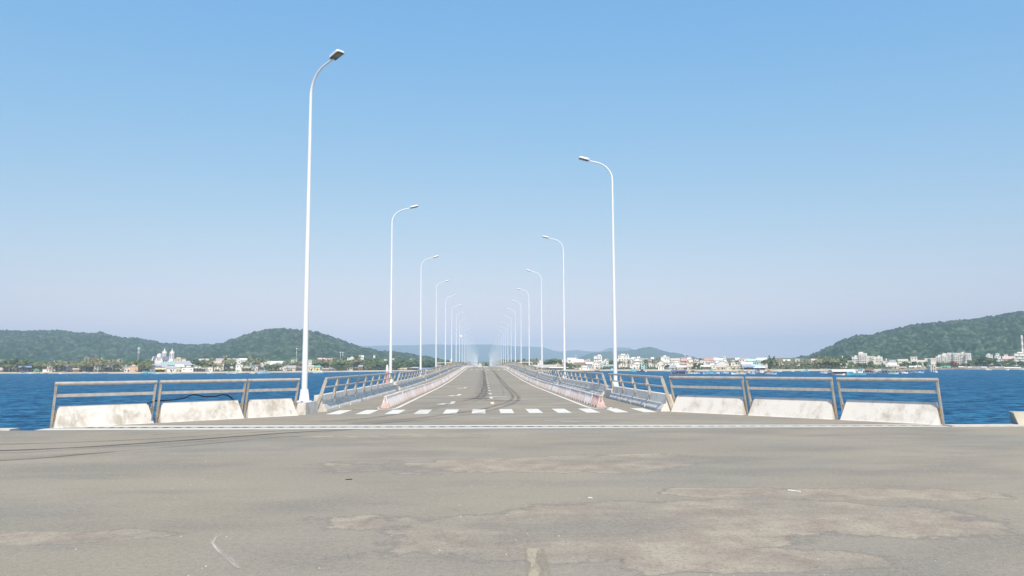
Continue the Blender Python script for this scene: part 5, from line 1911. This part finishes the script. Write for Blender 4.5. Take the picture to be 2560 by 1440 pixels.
BOATS = '''
50 76 934.6 927|white|blue|blue|f|white and blue boat moored below the blue canopy hut
88 98 934 930|teal|white|white|s|small teal dinghy below the green shed
110 120 934 930|blue|blue|white|s|little blue rowing boat on the sand
149 166 934.8 929|white|beige|white|c|white boat with low canopy below the grey-blue house
182 201 934.6 928|orange|yellow|orange|f|orange and yellow boat on the left beach
205 226 934.6 928|paleblue|white|white|f|pale blue boat right of the orange boat
228 250 934.4 929|mint|white|white|c|mint boat below the dark red villa
254 268 934.2 930.5|blue|white|white|s|flat blue boat below the palm grove
353 390 935.2 926|aqua|aqua|paleblue|f|bright turquoise fishing boat left of the church beach
388 399 935 930|white|white|white|s|white skiff behind the turquoise boat
424 458 935 928|mint|white|aqua|f|long pale mint boat below the church
518 534 934 930|white|white|white|s|white skiff before the box house
566 589 934.4 928|white|beige|white|f|white boat with small cabin before the arched shed
588 613 934.2 929.5|aqua|white|white|s|long low aqua boat before the arched shed
624 636 934.2 930|white|white|white|s|tiny white boat right of the arched shed
644 673 934.2 925|paleblue|aqua|white|f|pale blue fishing boat left of the first lamp pole
783 809 932.8 923|mint|white|paleblue|f|pale mint boat just right of the first lamp
1526 1541 928.5 919|aqua|white|white|f|aqua boat left of the first right lamp
1487 1500 928 924|dark|red|red|s|small dark boat with red top near the beach
1575 1590 929 918|aqua|teal|aqua|f|turquoise boat with tall cabin right of the lamp pole
1591 1612 929.6 922|navy|dark|dark|c|dark hulled boat right of the turquoise one
1612 1617 929.6 926|white|white|white|s|tiny white boat beside the dark hull
1664 1679 929.6 924|aqua|white|white|s|aqua skiff before the beige shed
1674 1720 936.4 924.5|grey|navy|slate|r|floating house with slate roof, dark inside, left in mid water
1719 1732 934.5 926|white|yellow|beige|c|boat with yellowish canopy beside the slate floating house
1724 1748 933.6 924.5|navy|dark|dark|c|small dark canopied boat near the harbour shed
1734 1750 934.6 928.5|white|paleblue|white|s|white skiff left of the pale blue boat
1757 1787 935.6 924.5|paleblue|aqua|paleblue|f|pale blue fishing boat before the cream harbour building
1789 1800 934.5 930.5|white|white|white|s|low white skiff right of the pale blue boat
1803 1822 933.8 930|paleblue|white|white|s|low pale skiff between the larger boats
1828 1864 936 925|white|beige|brown|f|big white fishing boat with brown canopy
1862 1878 934 926|pink|white|orange|c|boat with orange canopy behind the big white boat
1874 1892 935.8 930|paleblue|white|white|s|pale blue skiff right of the big white boat
1888 1914 935.8 924|slate|white|slate|c|slate canopied boat among the mid right cluster
1880 1902 931 920|paleblue|navy|blue|f|blue boat moored behind the slate canopy
1906 1930 935.6 922|navy|red|red|c|boat with dark red canopy
1914 1942 936.2 927|paleblue|orange|red|f|pale boat with red and orange cabin
1931 1955 929.6 921|cream|cream|beige|f|cream boat moored at the beach by the grove
1976 1986 929 925|white|white|white|s|small white boat on the beach before the grove
2003 2022 929.4 922|mint|aqua|white|f|pale aqua boat on the beach before the grove
2050 2068 933.4 927|white|paleblue|white|f|white boat left of the long floating house
2060 2080 931.5 923|paleblue|slate|white|f|grey-blue boat behind the long floating house
2074 2142 936.6 924.6|white|slate|white|r|long floating house with flat white roof and open sides
2066 2088 937.6 933|slate|navy|grey|s|dark rowing boat before the long floating house
2118 2163 938.2 919|aqua|white|aqua|f|large bright blue fishing boat with tall cabin
2092 2112 938 932|white|navy|navy|s|white workboat before the long floating house
2160 2187 933.4 922.5|navy|darkred|brown|r|small floating house with dark brown roof
2183 2200 932 925|grey|white|white|s|grey skiff between the floating houses
2202 2222 933.6 923|dark|navy|slate|r|small floating house with black roof
2222 2246 935.4 924.5|mint|green|mint|f|bright mint green fishing boat
2244 2262 933.4 928.5|grey|white|beige|c|grey boat right of the mint green one
2254 2270 934 930|white|white|white|s|low white skiff right of the grey boat
2277 2294 932.6 927|white|grey|grey|c|little grey canopied boat left of the water tower
2290 2309 932.8 929.5|paleblue|white|white|s|pale skiff left of the water tower
2336 2344 931.5 929|white|white|white|s|tiny white boat right of the water tower legs
2466 2478 925.6 922|white|white|white|s|small white boat near the round pavilion
2514 2522 925.6 921.5|white|paleblue|white|s|small white boat near the low stilt house
2552 2566 926 919|aqua|white|teal|f|teal boat cut by the right photo border
'''
for ln in BOATS.strip().split('\n'):
    a, hull, cabin, roof, kind, label = ln.split('|')
    boat(*[float(v) for v in a.split()], hull, cabin, roof, kind, label)
# ================================================================== AIR
def haze(density, color, aniso):
    mt = bpy.data.materials.new('haze_air'); mt.use_nodes = True
    t = mt.node_tree; t.nodes.clear()
    v = t.nodes.new('ShaderNodeVolumePrincipled')
    v.inputs['Color'].default_value = color + (1,)
    v.inputs['Density'].default_value = density
    v.inputs['Anisotropy'].default_value = aniso
    o = t.nodes.new('ShaderNodeOutputMaterial')
    t.links.new(v.outputs[0], o.inputs['Volume'])
    MATS['haze_air'] = mt
    b = MB(); b.box(-9300, 9300, -300, 12300, -9, HAZE_TOP)
    h = b.build('haze', 'haze_air')
    h['kind'] = 'stuff'
haze(HAZE_D, HAZE_C, -0.4)
